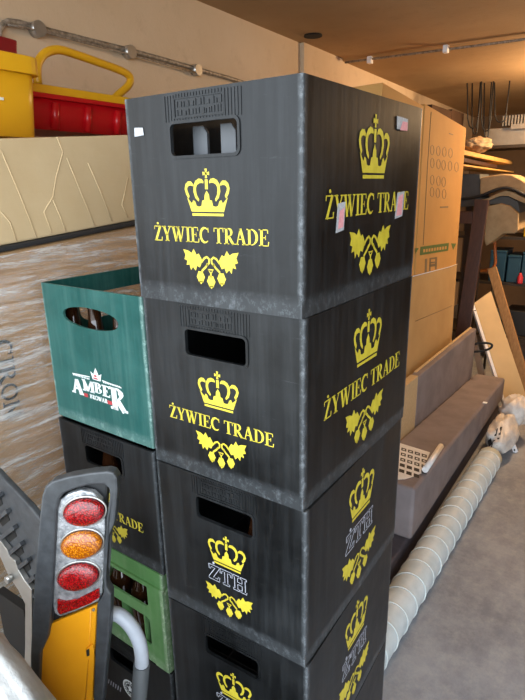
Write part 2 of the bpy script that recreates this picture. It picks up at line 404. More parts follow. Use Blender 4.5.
def word(s, x0, y0, x1, h, W=.17, t=.055):
    P = []; x = 0
    for c in s:
        a, g = glyph(c, W, t); P += [[(px+x, py) for px, py in p] for p in g]; x += a
    x -= .06; k = (x1-x0)/x
    return [[(x0+px*k, y0+py*h) for px, py in p] for p in P]
def place2(P, cx, y0, w, h): return [[(cx+x*w/2, y0+y*h) for x, y in p] for p in P]
def outline_word(x0, y0, x1, h):
    def cl(poly): return stroke(poly+[poly[0]], .035)
    s = .06
    Z = [(.02, 1), (.66, 1), (.66, .88), (.28, .16), (.56, .16), (.58, .30), (.68, .30), (.66, 0), (.0, 0), (.0, .12), (.40, .84), (.16, .84), (.13, .70), (.03, .70)]
    T = [(.0, 1), (.72, 1), (.72, .68), (.64, .68), (.60, .86), (.45, .86), (.45, .12), (.56, .12), (.56, 0), (.16, 0), (.16, .12), (.27, .12), (.27, .86), (.12, .86), (.08, .68), (0, .68)]
    H = [(0, 1), (.36, 1), (.36, .88), (.27, .88), (.27, .60), (.53, .60), (.53, .88), (.44, .88), (.44, 1), (.80, 1), (.80, .88), (.71, .88), (.71, .12), (.80, .12), (.80, 0), (.44, 0), (.44, .12), (.53, .12), (.53, .44), (.27, .44), (.27, .12), (.36, .12), (.36, 0), (0, 0), (0, .12), (.09, .12), (.09, .88), (0, .88)]
    P = cl(Z)+[[(x+.72, y) for x, y in p] for p in cl(T)]+[[(x+1.5, y) for x, y in p] for p in cl(H)]
    P += [arc(.33, 1.16, .07, .09, 0, 330, 8)]
    k = (x1-x0)/2.3
    return [[(x0+x*k, y0+y*h) for x, y in p] for p in P]
def ink(name, polys, to3, off, m, parent):
    mb = MB(); off = Vector(off)
    for p in polys:
        ar = sum(p[i][0]*p[(i+1) % len(p)][1]-p[(i+1) % len(p)][0]*p[i][1] for i in range(len(p)))
        if abs(ar) < 1e-7: continue
        if ar < 0: p = p[::-1]
        mb.prism([to3(x, y) for x, y in p], off)
    return obj(name, mb, m, parent, recalc=True)

# ------------------------------------------------------------------ beer crates
CW, CD, CH = .1503, .2025, .2893
def rrect(x0, y0, x1, y1, r, n=5):
    out = []
    for cx, cy, a in ((x1-r, y1-r, 0), (x0+r, y1-r, 90), (x0+r, y0+r, 180), (x1-r, y0+r, 270)): out += arc(cx, cy, r, r, a, a+90, n)
    return out
FR = lambda a, b: (-CW+a/1000, -CD, b/1000)         # front face, mm from its left edge and bottom
RS = lambda a, b: (CW, -CD+a/1000, b/1000)          # right-hand face
def shell(mb, H, hole, r=.0035, th=.0045, zb=.0, sidehole=None):
    """walls with rounded vertical corners; hole cut in both short ends"""
    for sg in (-1, 1):
        mb.ring([(-CW+r, zb), (CW-r, zb), (CW-r, H), (-CW+r, H)], hole, lambda x, z, sg=sg: (x*(-sg), sg*CD, z), (0, -sg*th, 0))
        if sidehole and (sg in sidehole[1]):
            mb.ring([(-CD+r, zb), (CD-r, zb), (CD-r, H), (-CD+r, H)], sidehole[0], lambda y, z, sg=sg: (sg*CW, y*sg, z), (-sg*th, 0, 0))
        else: mb.box((min(sg*CW, sg*(CW-th)), -CD+r, zb), (max(sg*CW, sg*(CW-th)), CD-r, H))
    for sx in (-1, 1):
        for sy in (-1, 1):
            cx, cy = sx*(CW-r), sy*(CD-r); n = 6
            o = [(cx+sx*r*math.cos(PI/2*k/n), cy+sy*r*math.sin(PI/2*k/n)) for k in range(n+1)]
            i = [(cx+sx*(r-th)*math.cos(PI/2*k/n), cy+sy*(r-th)*math.sin(PI/2*k/n)) for k in range(n+1)]
            mb.prism([(x, y, zb) for x, y in o+i[::-1]], (0, 0, H-zb))
def crate(kind, label, group, loc, rz, H=CH):
    name = {'amber': 'beer_crate', 'green': 'beer_crate', 'round': 'beer_crate'}.get(kind, 'beer_crate')
    t = thing(name, loc, label, 'crate', group, rz)
    body = M['black']
    if kind == 'amber': body = M['amber']
    if kind == 'green': body = M['green']
    mb = MB()
    hx0, hx1, hz0, hz1 = -CW+.089, -CW+.205, H-.081, H-.040
    if kind == 'amber':
        hole = []
        for k in range(24):
            a = 2*PI*k/24; hole.append((-.001+.084*math.cos(a), H-.058+.021*math.copysign(abs(math.sin(a))**.85, math.sin(a))))
        shell(mb, H, hole, zb=.006, sidehole=([(y, z) for y, z in rrect(-.12, H-.10, .12, H-.042, .025)], (-1, 1)))
    elif kind == 'green':
        shell(mb, H, rrect(-.100, H-.107, .100, H-.043, .012), zb=H*.52, sidehole=(rrect(-.15, H-.107, .15, H-.043, .012), (-1, 1)))
        shell(mb, H*.52, rrect(-.100, .045, .100, H*.52-.012, .012), zb=.0, sidehole=(rrect(-.15, .045, .15, H*.52-.012, .012), (-1, 1)))
        for sx in (-1, 1):                              # raised corner posts
            mb.box((min(sx*.112, sx*(CW+.003)), -CD-.004, .004), (max(sx*.112, sx*(CW+.003)), -CD-.0002, H-.04))
            mb.box((min(sx*(CW+.004), sx*(CW+.0002)), -CD, .004), (max(sx*(CW+.004), sx*(CW+.0002)), -CD+.035, H-.04))
        mb.box((-CW-.003, -CD-.005, H-.045), (CW+.003, -CD-.0002, H-.036))
    else:
        # the hole is mirrored by the front mapping, so give it in viewer's frame
        hole = rrect(hx0, hz0, hx1, hz1, .007)
        shell(mb, H, [(-x, z) for x, z in hole][::-1] if False else hole, zb=.024)
        lo, th = .0012, .0045                            # recessed foot band
        for (a, b) in (((-CW+lo, -CD+lo), (CW-lo, -CD+lo+th)), ((-CW+lo, CD-lo-th), (CW-lo, CD-lo)), ((-CW+lo, -CD+lo+th), (-CW+lo+th, CD-lo-th)), ((CW-lo-th, -CD+lo+th), (CW-lo, CD-lo-th))):
            mb.box((a[0], a[1], 0), (b[0], b[1], .0245))
        # moulded lip round the handle hole
        inner = rrect(hx0, hz0, hx1, hz1, .007); outer = rrect(hx0-.004, hz0-.004, hx1+.004, hz1+.004, .010)
        for sg in (-1,):
            mb.ring(outer, inner, lambda x, z: (x, -CD-.0018, z), (0, .0016, 0))
        # fluting and stamped panel above the handle
        a = 80
        while a < 214:
            if not 99 < a < 182: mb.box((-CW+a/1000, -CD-.0009, H-.037), (-CW+a/1000+.002, -CD+.0005, H-.004))
            else:
                mb.box((-CW+a/1000, -CD-.0009, H-.0375), (-CW+a/1000+.002, -CD+.0005, H-.034))
                mb.box((-CW+a/1000, -CD-.0009, H-.0075), (-CW+a/1000+.002, -CD+.0005, H-.003))
            a += 5.2
        rr = random.Random(3)
        mb.ring([(-CW+.098, H-.0335), (-CW+.184, H-.0335), (-CW+.184, H-.008), (-CW+.098, H-.008)], [(-CW+.0995, H-.032), (-CW+.1825, H-.032), (-CW+.1825, H-.0095), (-CW+.0995, H-.0095)], lambda x, z: (x, -CD-.0011, z), (0, .0014, 0))
        for row in (0, 1):
            x = .103
            while x < .178:
                wv = rr.choice((.0018, .0018, .005)); hh = rr.uniform(.005, .009)
                mb.box((-CW+x, -CD-.001, H-.030+row*.0105), (-CW+x+wv, -CD+.0005, H-.030+row*.0105+hh)); x += wv+rr.uniform(.0015, .004)
    obj('shell', mb, body, t)
    fl = MB().box((-CW+.006, -CD+.006, .003), (CW-.006, CD-.006, .008)); obj('crate_floor', fl, M['black_in'] if kind not in ('amber', 'green') else body, t)
    dv = MB(); hh = .115
    for x in (-.0742, 0, .0742): dv.box((x-.001, -CD+.006, .0085), (x+.001, CD-.006, hh))
    for y in (-.1197, -.0399, .0399, .1197): dv.box((-CW+.006, y-.001, .0085), (CW-.006, y+.001, hh-.002))
    obj('divider', dv, M['green_in'] if kind == 'amber' else (M['green'] if kind == 'green' else M['black_in']), t)
    oF, oR = (0, -.00015, 0), (.00015, 0, 0)
    F2 = lambda a, b: (-CW+.002+a/1000, -CD-.0001, b/1000+(H-.288))
    R2 = lambda a, b: (CW+.0001, -CD+.0015+a/1000, b/1000+(H-.288))
    if kind in ('trade', 'zth', 'tradel'):
        ink('crown_emblem', place2(crown(), 147, 127, 78, 62), F2, oF, M['yellow_ink'], t); ink('crown_emblem', place2(crown(), 206, 173, 108, 89), R2, oR, M['yellow_ink'], t)
        ink('hop_emblem', place2(hops(), 148, 31, 101, 52), F2, oF, M['yellow_ink'], t); ink('hop_emblem', place2(hops(), 206, 35, 152, 70), R2, oR, M['yellow_ink'], t)
        if kind == 'zth':
            ink('lettering', outline_word(106, 90, 187, 30), F2, oF, M['lilac_ink'], t)
            ink('lettering', outline_word(143, 118, 262, 38), R2, oR, M['lilac_ink'], t)
        else:
            ink('lettering', word('ŻYWIEC TRADE', 41, 90, 248, 21.5), F2, oF, M['yellow_ink'], t)
            ink('lettering', word('ŻYWIEC TRADE', 56, 122, 357, 30), R2, oR, M['yellow_ink'], t)
    if kind == 'amber':
        # slab-serif arched word, the end letters longer than the middle ones
        P = []; xs = [(62, 102, 'A', 61, 93), (99, 138, 'M', 73, 98), (137, 163, 'B', 76, 99), (162, 187, 'E', 74, 98), (184, 234, 'R', 52, 99)]
        for x0, x1, c, y0, y1 in xs:
            adv, g = glyph(c, .25, .11); k = (x1-x0)/adv
            for p in g: P.append([(x0+x*k, y0+y*(y1-y0)) for x, y in p])
        P += [[(70, 103), (127, 106), (127, 108), (70, 105)], [(165, 108), (222, 104), (222, 102), (165, 106)]]
        for i in range(11): P += rect(72+i*5, 100.5, 75+i*5, 104)
        for i in range(10): P += rect(168+i*5.2, 102.5, 171+i*5.2, 106)
        P += [[(136, 104), (160, 104), (165, 120), (156, 115), (148, 130), (140, 115), (131, 120)]]
        P += word('BROWAR', 120, 60, 175, 9, .24, .1)
        ink('lettering', P, F2, oF, M['white_ink'], t)
        RP = rect(104, 60, 117, 68)+rect(178, 60, 192, 68)+rect(141, 106, 155, 109)+rect(144, 111, 152, 115)
        ink('red_marks', RP, lambda a, b: (-CW+a/1000, -CD-.0008, b/1000+(H-.288)), oF, M['red_ink'], t)
    if kind == 'round':
        P = stroke(arc(148, 150, 24, 24, 0, 360, 30), 4)+stroke(arc(148, 150, 16, 16, 0, 360, 24), 2)
        for k in range(18):
            a = 2*PI*k/18; P += stroke([(148+18.5*math.cos(a), 150+18.5*math.sin(a)), (148+21.5*math.cos(a), 150+21.5*math.sin(a))], 2.2)
        P += [[(148+13*math.cos(PI/2+PI*k/5)*(1 if k % 2 == 0 else .45), 150+13*math.sin(PI/2+PI*k/5)*(1 if k % 2 == 0 else .45)) for k in range(10)]]
        ink('round_emblem', P, F2, oF, M['white_ink'], t)
        # slanted pale strokes left of the emblem
        P = []
        for i in range(7): P += stroke([(52+i*9, 112+i*.5), (57+i*9, 128+i*.5)], 3)
        ink('lettering', P, F2, oF, M['lilac_ink'], t)
    return t

# positions of the near right-hand corners: the tall stack
PITCH = .29
main = [(-.3405, .590, -.0113), (-.340, .595, -.0075), (-.337, .598, .0105), (-.335, .602, .0278), (-.335, .603, .03), (-.336, .602, .02)]
def cpos(fx, fy, th, z):     # world position of the crate's base centre from its near right corner
    c, s_ = math.cos(th), math.sin(th); return (fx+(-CW)*c-(CD)*s_, fy+(-CW)*s_+CD*c, z)
labs = ['topmost black crate of the tall stack, yellow ŻYWIEC TRADE print and small stickers',
        'second black crate from the top of the tall stack, yellow ŻYWIEC TRADE print, no stickers',
        'third black crate from the top of the tall stack, pale outlined ŻTH under its crown',
        'fourth crate down the tall stack, black with ŻTH print, cut by the bottom frame edge',
        'black crate fifth from the top of the tall stack, a sliver at the lower edge',
        'lowest black crate of the tall stack, standing on the floor']
proto_t = None; crates = []
for i, (fx, fy, th) in enumerate(main):
    kind = 'trade' if i < 2 else 'zth'
    loc = cpos(fx, fy, th, PITCH*(5-i))
    if i in (0, 2): c = crate(kind, labs[i], 'crates of the tall black stack', loc, th); proto = c
    else:
        c = copy_tree(proto); c.location = loc; c.rotation_euler = (0, 0, th); c['label'] = labs[i]
    crates.append(c)
# stickers on the topmost crate
top = crates[0]
for x in (-.0365, .0135, .0635):
    tp = MB(); x0 = x-.0115
    tp.prism([(x0, -CD+.030, .10), (x0+.026, -CD+.030, .10), (x0+.026, -CD+.030, CH-.050), (x0+.019, -CD+.030, CH-.041), (x0, -CD+.030, CH-.041)], (0, .006, 0))
    obj('divider_post', tp, M['divider'], top, bevel=.001)
def stick(name, q, face, m, lab, par=top):
    f = (lambda a, b: (-CW+a/1000, -CD-.0008, b/1000)) if face == 'F' else (lambda a, b: (CW+.0003, -CD+a/1000, b/1000))
    o = ink(name, [q], f, (0, -.0005, 0) if face == 'F' else (.0002, 0, 0), m, par); o['label'] = lab; return o
stick('sticker', [(18, 238), (37, 239), (36, 249), (19, 250)], 'F', M['sticker'], 'torn white paper sticker')
stick('sticker', [(290, 249), (336, 250), (335, 267), (288, 268)], 'R', M['sticker'], 'white and pink square sticker')
stick('sticker', [(88, 103), (112, 106), (115, 144), (92, 142)], 'R', M['sticker'], 'white sticker strip across the word')
stick('sticker', [(300, 110), (334, 113), (338, 154), (306, 152)], 'R', M['sticker'], 'white sticker strip across the word')
for q in ([(302, 248), (335, 249), (334, 262), (312, 262)], [(94, 108), (110, 110), (112, 136), (98, 132)], [(306, 114), (330, 116), (332, 150), (312, 146)]):
    o = ink('pink_layer', [q], lambda a, b: (CW+.00055, -CD+a/1000, b/1000), (.0001, 0, 0), M['sticker_pink'], top)

# left stack: near right-hand corner (-.697,.647), tops measured
LT = [1.436, 1.134, .850, .590, .300]
LB = [1.136, .852, .592, .302, .0]
ld = [('amber', 'teal green crate with a white and red AMBER logo, topmost of the left stack'),
      ('tradel', 'black ŻYWIEC TRADE crate directly beneath the teal AMBER crate'),
      ('green', 'light green open-sided crate of brown bottles in the left stack'),
      ('round', 'black crate with a round white emblem beneath the light green crate'),
      ('plain', 'plain black crate at the foot of the left stack, resting on the floor')]
lx = [-.697, -.699, -.706, -.702, -.70]
for i, (k, lb) in enumerate(ld):
    th = (-.024, -.02, -.03, -.024, -.02)[i]
    c = crate(k, lb.replace('’', "'"), 'crates of the left stack', cpos(lx[i], .647, th, LB[i]), th, H=LT[i]-LB[i]-.001)
    crates.append(c)
# bottles
def bottle(loc, label, cap, g, k=1):
    t = thing('beer_bottle', loc, label, 'bottle', g); t.scale = (1, 1, k)
    mb = MB().lathe([(.028, 0), (.031, .003), (.031, .135), (.028, .155), (.017, .185), (.0135, .205), (.0125, .228), (.0145, .231), (.0135, .238)], seg=16)
    obj('glass_body', mb, M['glass_brown'], t)
    mb = MB().lathe([(.0155, .2325), (.0155, .237), (.0135, .2415), (.003, .2422)], seg=16); obj('cap', mb, cap, t)
    return t
def inside(c, u, v, H0=.0095):
    th = c.rotation_euler[2]; return (c.location.x+u*math.cos(th)-v*math.sin(th), c.location.y+u*math.sin(th)+v*math.cos(th), c.location.z+H0)
for j, (ci, u, v, cap, lb) in enumerate([
    (7, -.038, -.1625, 'cap_white', 'left pale-capped bottle in the handle hole of the black crate under AMBER'),
    (7, .038, -.1625, 'cap_white', 'right pale-capped bottle in the handle hole of the black crate under AMBER'),
    (8, -.038, -.1625, 'cap_gold', 'brown gold-capped bottle in the light green crate, leftmost visible'),
    (8, .038, -.1625, 'cap_gold', 'brown gold-capped bottle in the light green crate, next to its right corner post'),
    (8, .112, -.1625, 'cap_gold', 'brown gold-capped bottle behind the right corner post of the light green crate'),
    (6, -.038, -.1625, 'cap_gold', 'brown bottle behind the left half of the AMBER crate handle hole'),
    (6, .038, -.1625, 'cap_gold', 'brown bottle behind the middle of the AMBER crate handle hole'),
    (6, -.112, -.1625, 'cap_gold', 'brown bottle at the left end inside the teal AMBER crate'),
    (6, 0.0-.038, -.080, 'cap_gold', 'brown bottle in the second row inside the teal AMBER crate'),
    (2, .038, -.1625, 'cap_gold', 'brown bottle inside the third crate of the tall stack, behind its handle hole')]):
    bottle(inside(crates[ci], u, v), lb, M[cap], 'beer bottles in the crates', {6: 1.05, 8: .86, 7: .95}.get(ci, 1))

# ------------------------------------------------------------------ room
WY = [(-.35, -1.70), (2.0, -1.745), (3.10, -1.765), (3.62, -1.785), (7.6, -1.91)]
mb = MB()
for a, b in zip(WY, WY[1:]): mb.hexa([(a[1]-.2, a[0], 0), (a[1], a[0], 0), (b[1], b[0], 0), (b[1]-.2, b[0], 0)], [(a[1]-.2, a[0], 2.4), (a[1], a[0], 2.4), (b[1], b[0], 2.4), (b[1]-.2, b[0], 2.4)])
struct('wall_left', mb, M['wall'])
struct('wall_right', MB().box((1.9, -.35, 0), (2.1, 7.6, 2.4)), M['wall_r'])
struct('wall_back', MB().box((-2.11, 7.6, 0), (2.1, 7.8, 2.4)), M['backwall'])
struct('ceiling', MB().box((-2.11, -.35, 2.4), (2.1, 7.8, 2.6)), M['ceil'])
struct('floor', MB().box((-2.11, -.35, -.15), (2.1, 7.8, 0)), M['floor'])
tag(obj('ground_outside', MB().box((-8, -12, -.15), (8, -.35, -.005)), M['yard']), None, None, None, 'structure')
a, b = atZ(312, 51, 2.4), atZ(341, 62, 2.4)
struct('trim_1', MB().hexa([(-1.80, 3.02, 0), (-1.738, 3.02, 0), (-1.752, 3.55, 0), (-1.80, 3.55, 0)], [(-1.80, 3.02, 2.4), (-1.738, 3.02, 2.4), (-1.752, 3.55, 2.4), (-1.80, 3.55, 2.4)]), M['wall'])
# ceiling cable
p0, p1 = atZ(345, 62.5, 2.385), atZ(540, 36.5, 2.385)
p1 = p0+(p1-p0)*1.6
t = thing('ceiling_cable', (p0.x, p0.y, 2.38), 'thin cable clipped across the ceiling, running from the left wall', 'cable')
obj('cable', MB().tube([p0, p0.lerp(p1, .5)-Vector((0, 0, .004)), p1], .007), M['conduit'], t, True)
for px, py in ((370, 59), (446, 48)):
    q = atZ(px, py, 2.385); obj('clip', MB().box((q.x-.014, q.y-.02, 2.358), (q.x+.014, q.y+.02, 2.3995)), M['paper'], t, True, bevel=.003)
q = atZ(313, 35, 2.4)
obj_h = MB().lathe([(.05, -.008), (.05, 0)], c=(q.x, q.y, 2.4), seg=16)
tag(obj('ceiling_outlet', obj_h, M['dark'], base='auto'), 'small round dark outlet in the ceiling near the left wall', 'outlet')
# conduit on the wall
def wx(y): 
    for a, b in zip(WY, WY[1:]):
        if a[0] <= y <= b[0]: return a[1]+(b[1]-a[1])*(y-a[0])/(b[0]-a[0])
def onwall(px, py, off=.012):
    p = atX(px, py, -1.73)
    for _ in range(4): p = atX(px, py, wx(p.y)+off)
    return p
t = thing('wall_conduit', onwall(60, 35), 'galvanised conduit clipped along the left wall above the plastic tubs', 'pipe')
obj('pipe', MB().tube([onwall(*q) for q in ((-2, 40), (0, 29), (4, 23.5), (9, 21.5), (20, 23), (33, 26.5), (44, 29.5), (87, 40), (130, 50.5), (165, 60), (200, 70), (232, 79), (262, 89))], .0095), M['conduit'], t, True)
obj('wire', MB().tube([onwall(q[0], q[1], .03) for q in ((8, 24.5), (20, 26.5), (35, 30), (46, 32.5), (90, 44), (132, 55), (165, 64), (200, 73.5))], .0035), M['conduit'], t, True)
for px, py in ((38, 29), (130, 52), (197, 70)):
    p = onwall(px, py, .022)
    obj('clamp', MB().tube([p+Vector((-.02, 0, 0)), p+Vector((.012, 0, 0))], .024, 14), M['steel'], t, True)

# ------------------------------------------------------------------ wrapped cardboard stack at left
t = thing('wrapped_carton', (-1.34, .7, 0), 'big brown carton in crinkled clear stretch film behind the left crates', 'carton')
_bl, _br = atX(0, 246, -1.09), atX(136, 220, -1.09); _sl = (_br.z-_bl.z)/(_br.y-_bl.y)
ctop = lambda y: _bl.z-.0145+_sl*(y-_bl.y)
obj('box', MB().hexa([(-1.62, -.1, 0), (-1.095, -.1, 0), (-1.095, 1.34, 0), (-1.62, 1.34, 0)], [(-1.62, -.1, ctop(-.1)), (-1.095, -.1, ctop(-.1)), (-1.095, 1.34, ctop(1.34)), (-1.62, 1.34, ctop(1.34))]), M['card_brown'], t, True, bevel=.004)
def film():
    t = NT('clear_stretch_film'); n = t.n; out = [x for x in n if x.type == 'OUTPUT_MATERIAL'][0]
    v = t.coord((1, .8, 8), (math.radians(-26), 0, 0))
    s1 = t.ramp(t.noise(7, v, 9, .8), ((.46, 0.0), (.62, 1.0)))
    t.b.inputs['Base Color'].default_value = lin('ecebe8'); t.b.inputs['Roughness'].default_value = .22
    t.bump(t.noise(9, v, 7, .7), .8, .012)
    tr = t.N('ShaderNodeBsdfTransparent'); gl = t.N('ShaderNodeBsdfGlossy', Roughness=.2)
    gl.inputs['Color'].default_value = (.9, .93, 1, 1)
    bn = [x for x in n if x.type == 'BUMP'][0]; t.L(bn.outputs[0], gl.inputs['Normal'])
    m1 = t.n.new('ShaderNodeMixShader'); m1.inputs[0].default_value = .2; t.L(tr.outputs[0], m1.inputs[1]); t.L(gl.outputs[0], m1.inputs[2])
    m2 = t.n.new('ShaderNodeMixShader'); t.L(t.math('MULTIPLY', s1, .62), m2.inputs[0]); t.L(m1.outputs[0], m2.inputs[1]); t.L(t.b.outputs[0], m2.inputs[2])
    t.L(m2.outputs[0], out.inputs[0]); return t.m
def ff(u, v):
    y = -.1+1.44*u; z = .005+(ctop(y)-.008)*v
    a = noise.noise(Vector((y*3+z*5, z*14-y*6, 0)))*.006+noise.noise(Vector((y*9, z*30-y*15, 3)))*.003
    return (-1.083+a+.006, y, z)
obj('stretch_film', MB().grid(ff, 90, 120), film(), t, True, recalc=False)
# letters printed on the carton, reading downwards
def card3(px, py): return atX(px, py, -1.0915)
P = []
o0 = card3(2, 340); o1 = card3(13, 418)
dd = (o1-o0).normalized(); nn = Vector((0, dd.z, -dd.y)); nn = -nn if nn.y < 0 else nn
ink('lettering', [[(x, y) for x, y in p] for p in word('CIRON', 0, 0, (o1-o0).length, .038, .16, .08)], lambda a, b: tuple((o0+dd*a+nn*(b-.018))-Vector(t.location)), (.0008, 0, 0), M['rubber'], t)

# crumpled pale carton lying on it, tilted
bl, br = atX(0, 246, -1.09), atX(136, 220, -1.09)
tl = atX(0, 140.5, -1.09)
ang = math.atan2(br.z-bl.z, br.y-bl.y); hgt = (tl.z-bl.z)/math.cos(ang)
Rm = Matrix.Translation(bl) @ Matrix.Rotation(ang, 4, 'X')
t = thing('crumpled_carton', (-1.3, .8, bl.z), 'flattened creased pale cardboard carton tilted on top of the film-wrapped carton', 'carton')
obj('box', MB().box((-.44, -.35, 0), (0, .95, hgt), Rm), M['card_pale'], t, True, bevel=.004)
# creases as raised folds
mb = MB()
for pts in ([(1, 150), (20, 195), (37, 238)], [(57, 137), (63, 152), (56, 178), (53, 197), (44, 212), (52, 233)], [(67, 158), (82, 195), (95, 226)], [(88, 163), (100, 190), (112, 221)],
            [(53, 200), (60, 216), (66, 231)], [(0, 211), (10, 222), (17, 242)], [(128, 178), (122, 205), (128, 218)]):
    mb.tube([atX(x, y, -1.0895) for x, y in pts], .0013, 6)
obj('crease', mb, M['card_pale'], t, True)
obj('dark_edge', MB().box((-.445, -.36, -.012), (.010, .96, -.0008), Rm), M['foam_black'], t, True, bevel=.003)

# ------------------------------------------------------------------ plastic tubs on top
topz = lambda y: bl.z+hgt*math.cos(ang)+math.tan(ang)*(y-bl.y)
def tub(mb, x0, x1, y0, y1, z0, z1, tap=.02, th=.004):
    a = [(x0+tap, y0+tap), (x1-tap, y0+tap), (x1-tap, y1-tap), (x0+tap, y1-tap)]; b = [(x0, y0), (x1, y0), (x1, y1), (x0, y1)]
    def rnd(poly, r=.03):
        (xa, ya), _, (xb, yb), _ = poly; return rrect(xa, ya, xb, yb, r, 4)
    A, B = rnd(a), rnd(b); Ai, Bi = [(x*(1-0)+0, y) for x, y in rrect(a[0][0]+th, a[0][1]+th, a[2][0]-th, a[2][1]-th, .028, 4)], rrect(b[0][0]+th, b[0][1]+th, b[2][0]-th, b[2][1]-th, .028, 4)
    va = [mb.v((x, y, z0)) for x, y in A]; vb = [mb.v((x, y, z1)) for x, y in B]; vi = [mb.v((x, y, z1)) for x, y in Bi]; vj = [mb.v((x, y, z0+th)) for x, y in Ai]; n = len(A)
    for k in range(n):
        j = (k+1) % n
        for q in ((va[k], va[j], vb[j], vb[k]), (vb[k], vb[j], vi[j], vi[k]), (vi[k], vi[j], vj[j], vj[k])): mb.bm.faces.new(q).smooth = True
    mb.bm.faces.new(va[::-1]); mb.bm.faces.new(vj)
def rimring(mb, x0, x1, y0, y1, z0, z1, w=.008, tap=0):
    mb.ring(rrect(x0-w, y0-w, x1+w, y1+w, .034, 4), rrect(x0+.0005, y0+.0005, x1-.0005, y1-.0005, .03, 4), lambda x, y: (x, y, z0), (0, 0, z1-z0))
zb0 = topz(1.05)+.003
ry = atX(40, 57.7, -1.27); ry1 = ry.y
t = thing('storage_tub', (-1.4, .7, zb0-.02), 'yellow plastic storage tub with a wide rim, left of the red tub', 'tub')
zr = atX(33, 74.5, -1.27).z; zt_ = atX(34, 57, -1.27).z; zl = topz(ry1)-.012
mb = MB(); tub(mb, -1.56, -1.277, .45, ry1-.004, zl+.018, zt_-.004, .012); obj('tub_body', mb, M['tub_yellow'], t, True)
mb = MB(); rimring(mb, -1.56, -1.277, .45, ry1-.004, zr, zt_, .009); obj('rim', mb, M['tub_yellow'], t, True, bevel=.003)
P = rect(0, 0, .012, .003)+rect(.004, -.006, .007, .003)
zw = atX(1, 99, -1.285)
obj('white_mark', MB().box((-1.287, zw.y-.006, zw.z-.003), (-1.278, zw.y+.003, zw.z+.003)), M['white_ink'], t, True)
# red tub with yellow rim and bail handle
X2 = -1.40
pA, pB = atX(36, 88, X2), atX(134, 103, X2)
t = thing('red_tub', (X2-.12, (pA.y+pB.y)/2, zb0), 'red plastic tub with a yellow rim and yellow loop handle', 'tub')
zt2 = pA.z*.5+pB.z*.5; y0_, y1_ = pA.y-.06, pB.y+.04
mb = MB(); tub(mb, X2-.22, X2, y0_, y1_, topz(y1_)+.006, zt2-.014, .018)
for yy in (.25, .5, .75):
    yc = y0_+(y1_-y0_)*yy; mb.tube([(X2-.012, yc, topz(y1_)+.01), (X2+.001, yc, zt2-.03)], .012, 10)
obj('tub_body', mb, M['tub_red'], t, True)
mb = MB(); rimring(mb, X2-.22, X2, y0_, y1_, zt2-.022, zt2-.010, .008); obj('lower_rim', mb, M['tub_red'], t, True, bevel=.002)
mb = MB(); rimring(mb, X2-.22, X2, y0_, y1_, zt2-.0098, zt2+.012, .005); o = obj('rim', mb, M['tub_yellow'], t, True, bevel=.003); o['label'] = 'yellow rim'
hp = [(38, 84), (37, 70), (39, 61), (45, 53.5), (54, 50), (63, 50.5), (80, 56), (100, 63), (118, 69.5), (127, 74), (130.5, 79), (128, 86), (119, 94), (112, 101)]
ctr = [atX(x, y, X2-.11) for x, y in hp]
def smooth_path(pts, n=4):
    out = []
    for i in range(len(pts)-1):
        p0, p1, p2, p3 = pts[max(i-1, 0)], pts[i], pts[i+1], pts[min(i+2, len(pts)-1)]
        for k in range(n):
            s_ = k/n; out.append(.5*((2*p1)+(p2-p0)*s_+(2*p0-5*p1+4*p2-p3)*s_*s_+(3*p1-p0-3*p2+p3)*s_**3))
    return out+[pts[-1]]
obj('handle', MB().tube(smooth_path([Vector(p) for p in ctr]), .0125, 12), M['tub_yellow'], t, True)['label'] = 'yellow loop handle'
# dark red corner behind
p = atX(17, 44, -1.62)
t = thing('dark_red_box', (-1.6, .6, zt_), 'dark red plastic box corner standing above the yellow tub', 'box')
q0, q1 = atX(-30, 27, -1.45), atX(18, 40, -1.45); q2 = atX(16, 53.5, -1.45); q3 = atX(-30, 53, -1.45)
zf = zt_+.001
obj('box_body', MB().prism([Vector((-1.45, q0.y, q0.z)), Vector((-1.45, q1.y, q1.z)), Vector((-1.45, q2.y, zf)), Vector((-1.45, q3.y, zf))], (-.10, 0, 0)), M['tub_darkred'], t, True, bevel=.006)

# ------------------------------------------------------------------ machine with tail light, front left
YM = 0
nM = Vector((.5, -.866, 0)); PM = atY(80, 560, .41)
def atM(px, py, o): d = ray(px, py); q = PM-nM*o; return CAM+d*((q-CAM).dot(nM)/d.dot(nM))
BK = lambda d: -nM*d
def pl(pts, y=YM): return [atM(a, b, y) for a, b in pts]
def arcpx(cx, cy, a, b, rot, n=28): 
    c, s_ = math.cos(rot), math.sin(rot)
    return [(cx+a*math.cos(2*PI*k/n)*c-b*math.sin(2*PI*k/n)*s_, cy+a*math.cos(2*PI*k/n)*s_+b*math.sin(2*PI*k/n)*c) for k in range(n)]
zlow = atM(90, 705, YM).z
base = atM(75, 690, YM)
t = thing('utility_machine', (base.x, base.y, 0), 'orange-yellow and black machine with a tall tail light cluster, in front of the left crates', 'machine')
mb = MB()
outer = [(30, 700), (30, 655), (32, 620), (34, 580), (38, 530), (41.5, 496), (45, 487), (52, 481.5), (68.5, 476.7), (90, 473), (107, 471.4), (113.5, 473), (117, 478.5), (117.6, 488), (116, 510), (114, 524), (108.5, 537), (106, 548), (105, 573), (107, 588), (111, 594.5), (110.5, 610), (109.5, 630), (106, 665), (103, 705), (93, 705), (94.5, 660), (97, 604), (100, 601), (103, 594), (105, 560), (106, 519), (109, 500), (109, 489), (104, 484.5), (90, 485), (75, 489), (64, 493.5), (59, 499), (56.5, 510), (54, 560), (51.5, 600), (50, 623), (47, 640), (40, 655), (38, 700)]
mb.prism(pl(outer, YM-.016), BK(.018)); obj('moulded_frame', mb, M['bezel'], t, True, bevel=.003)
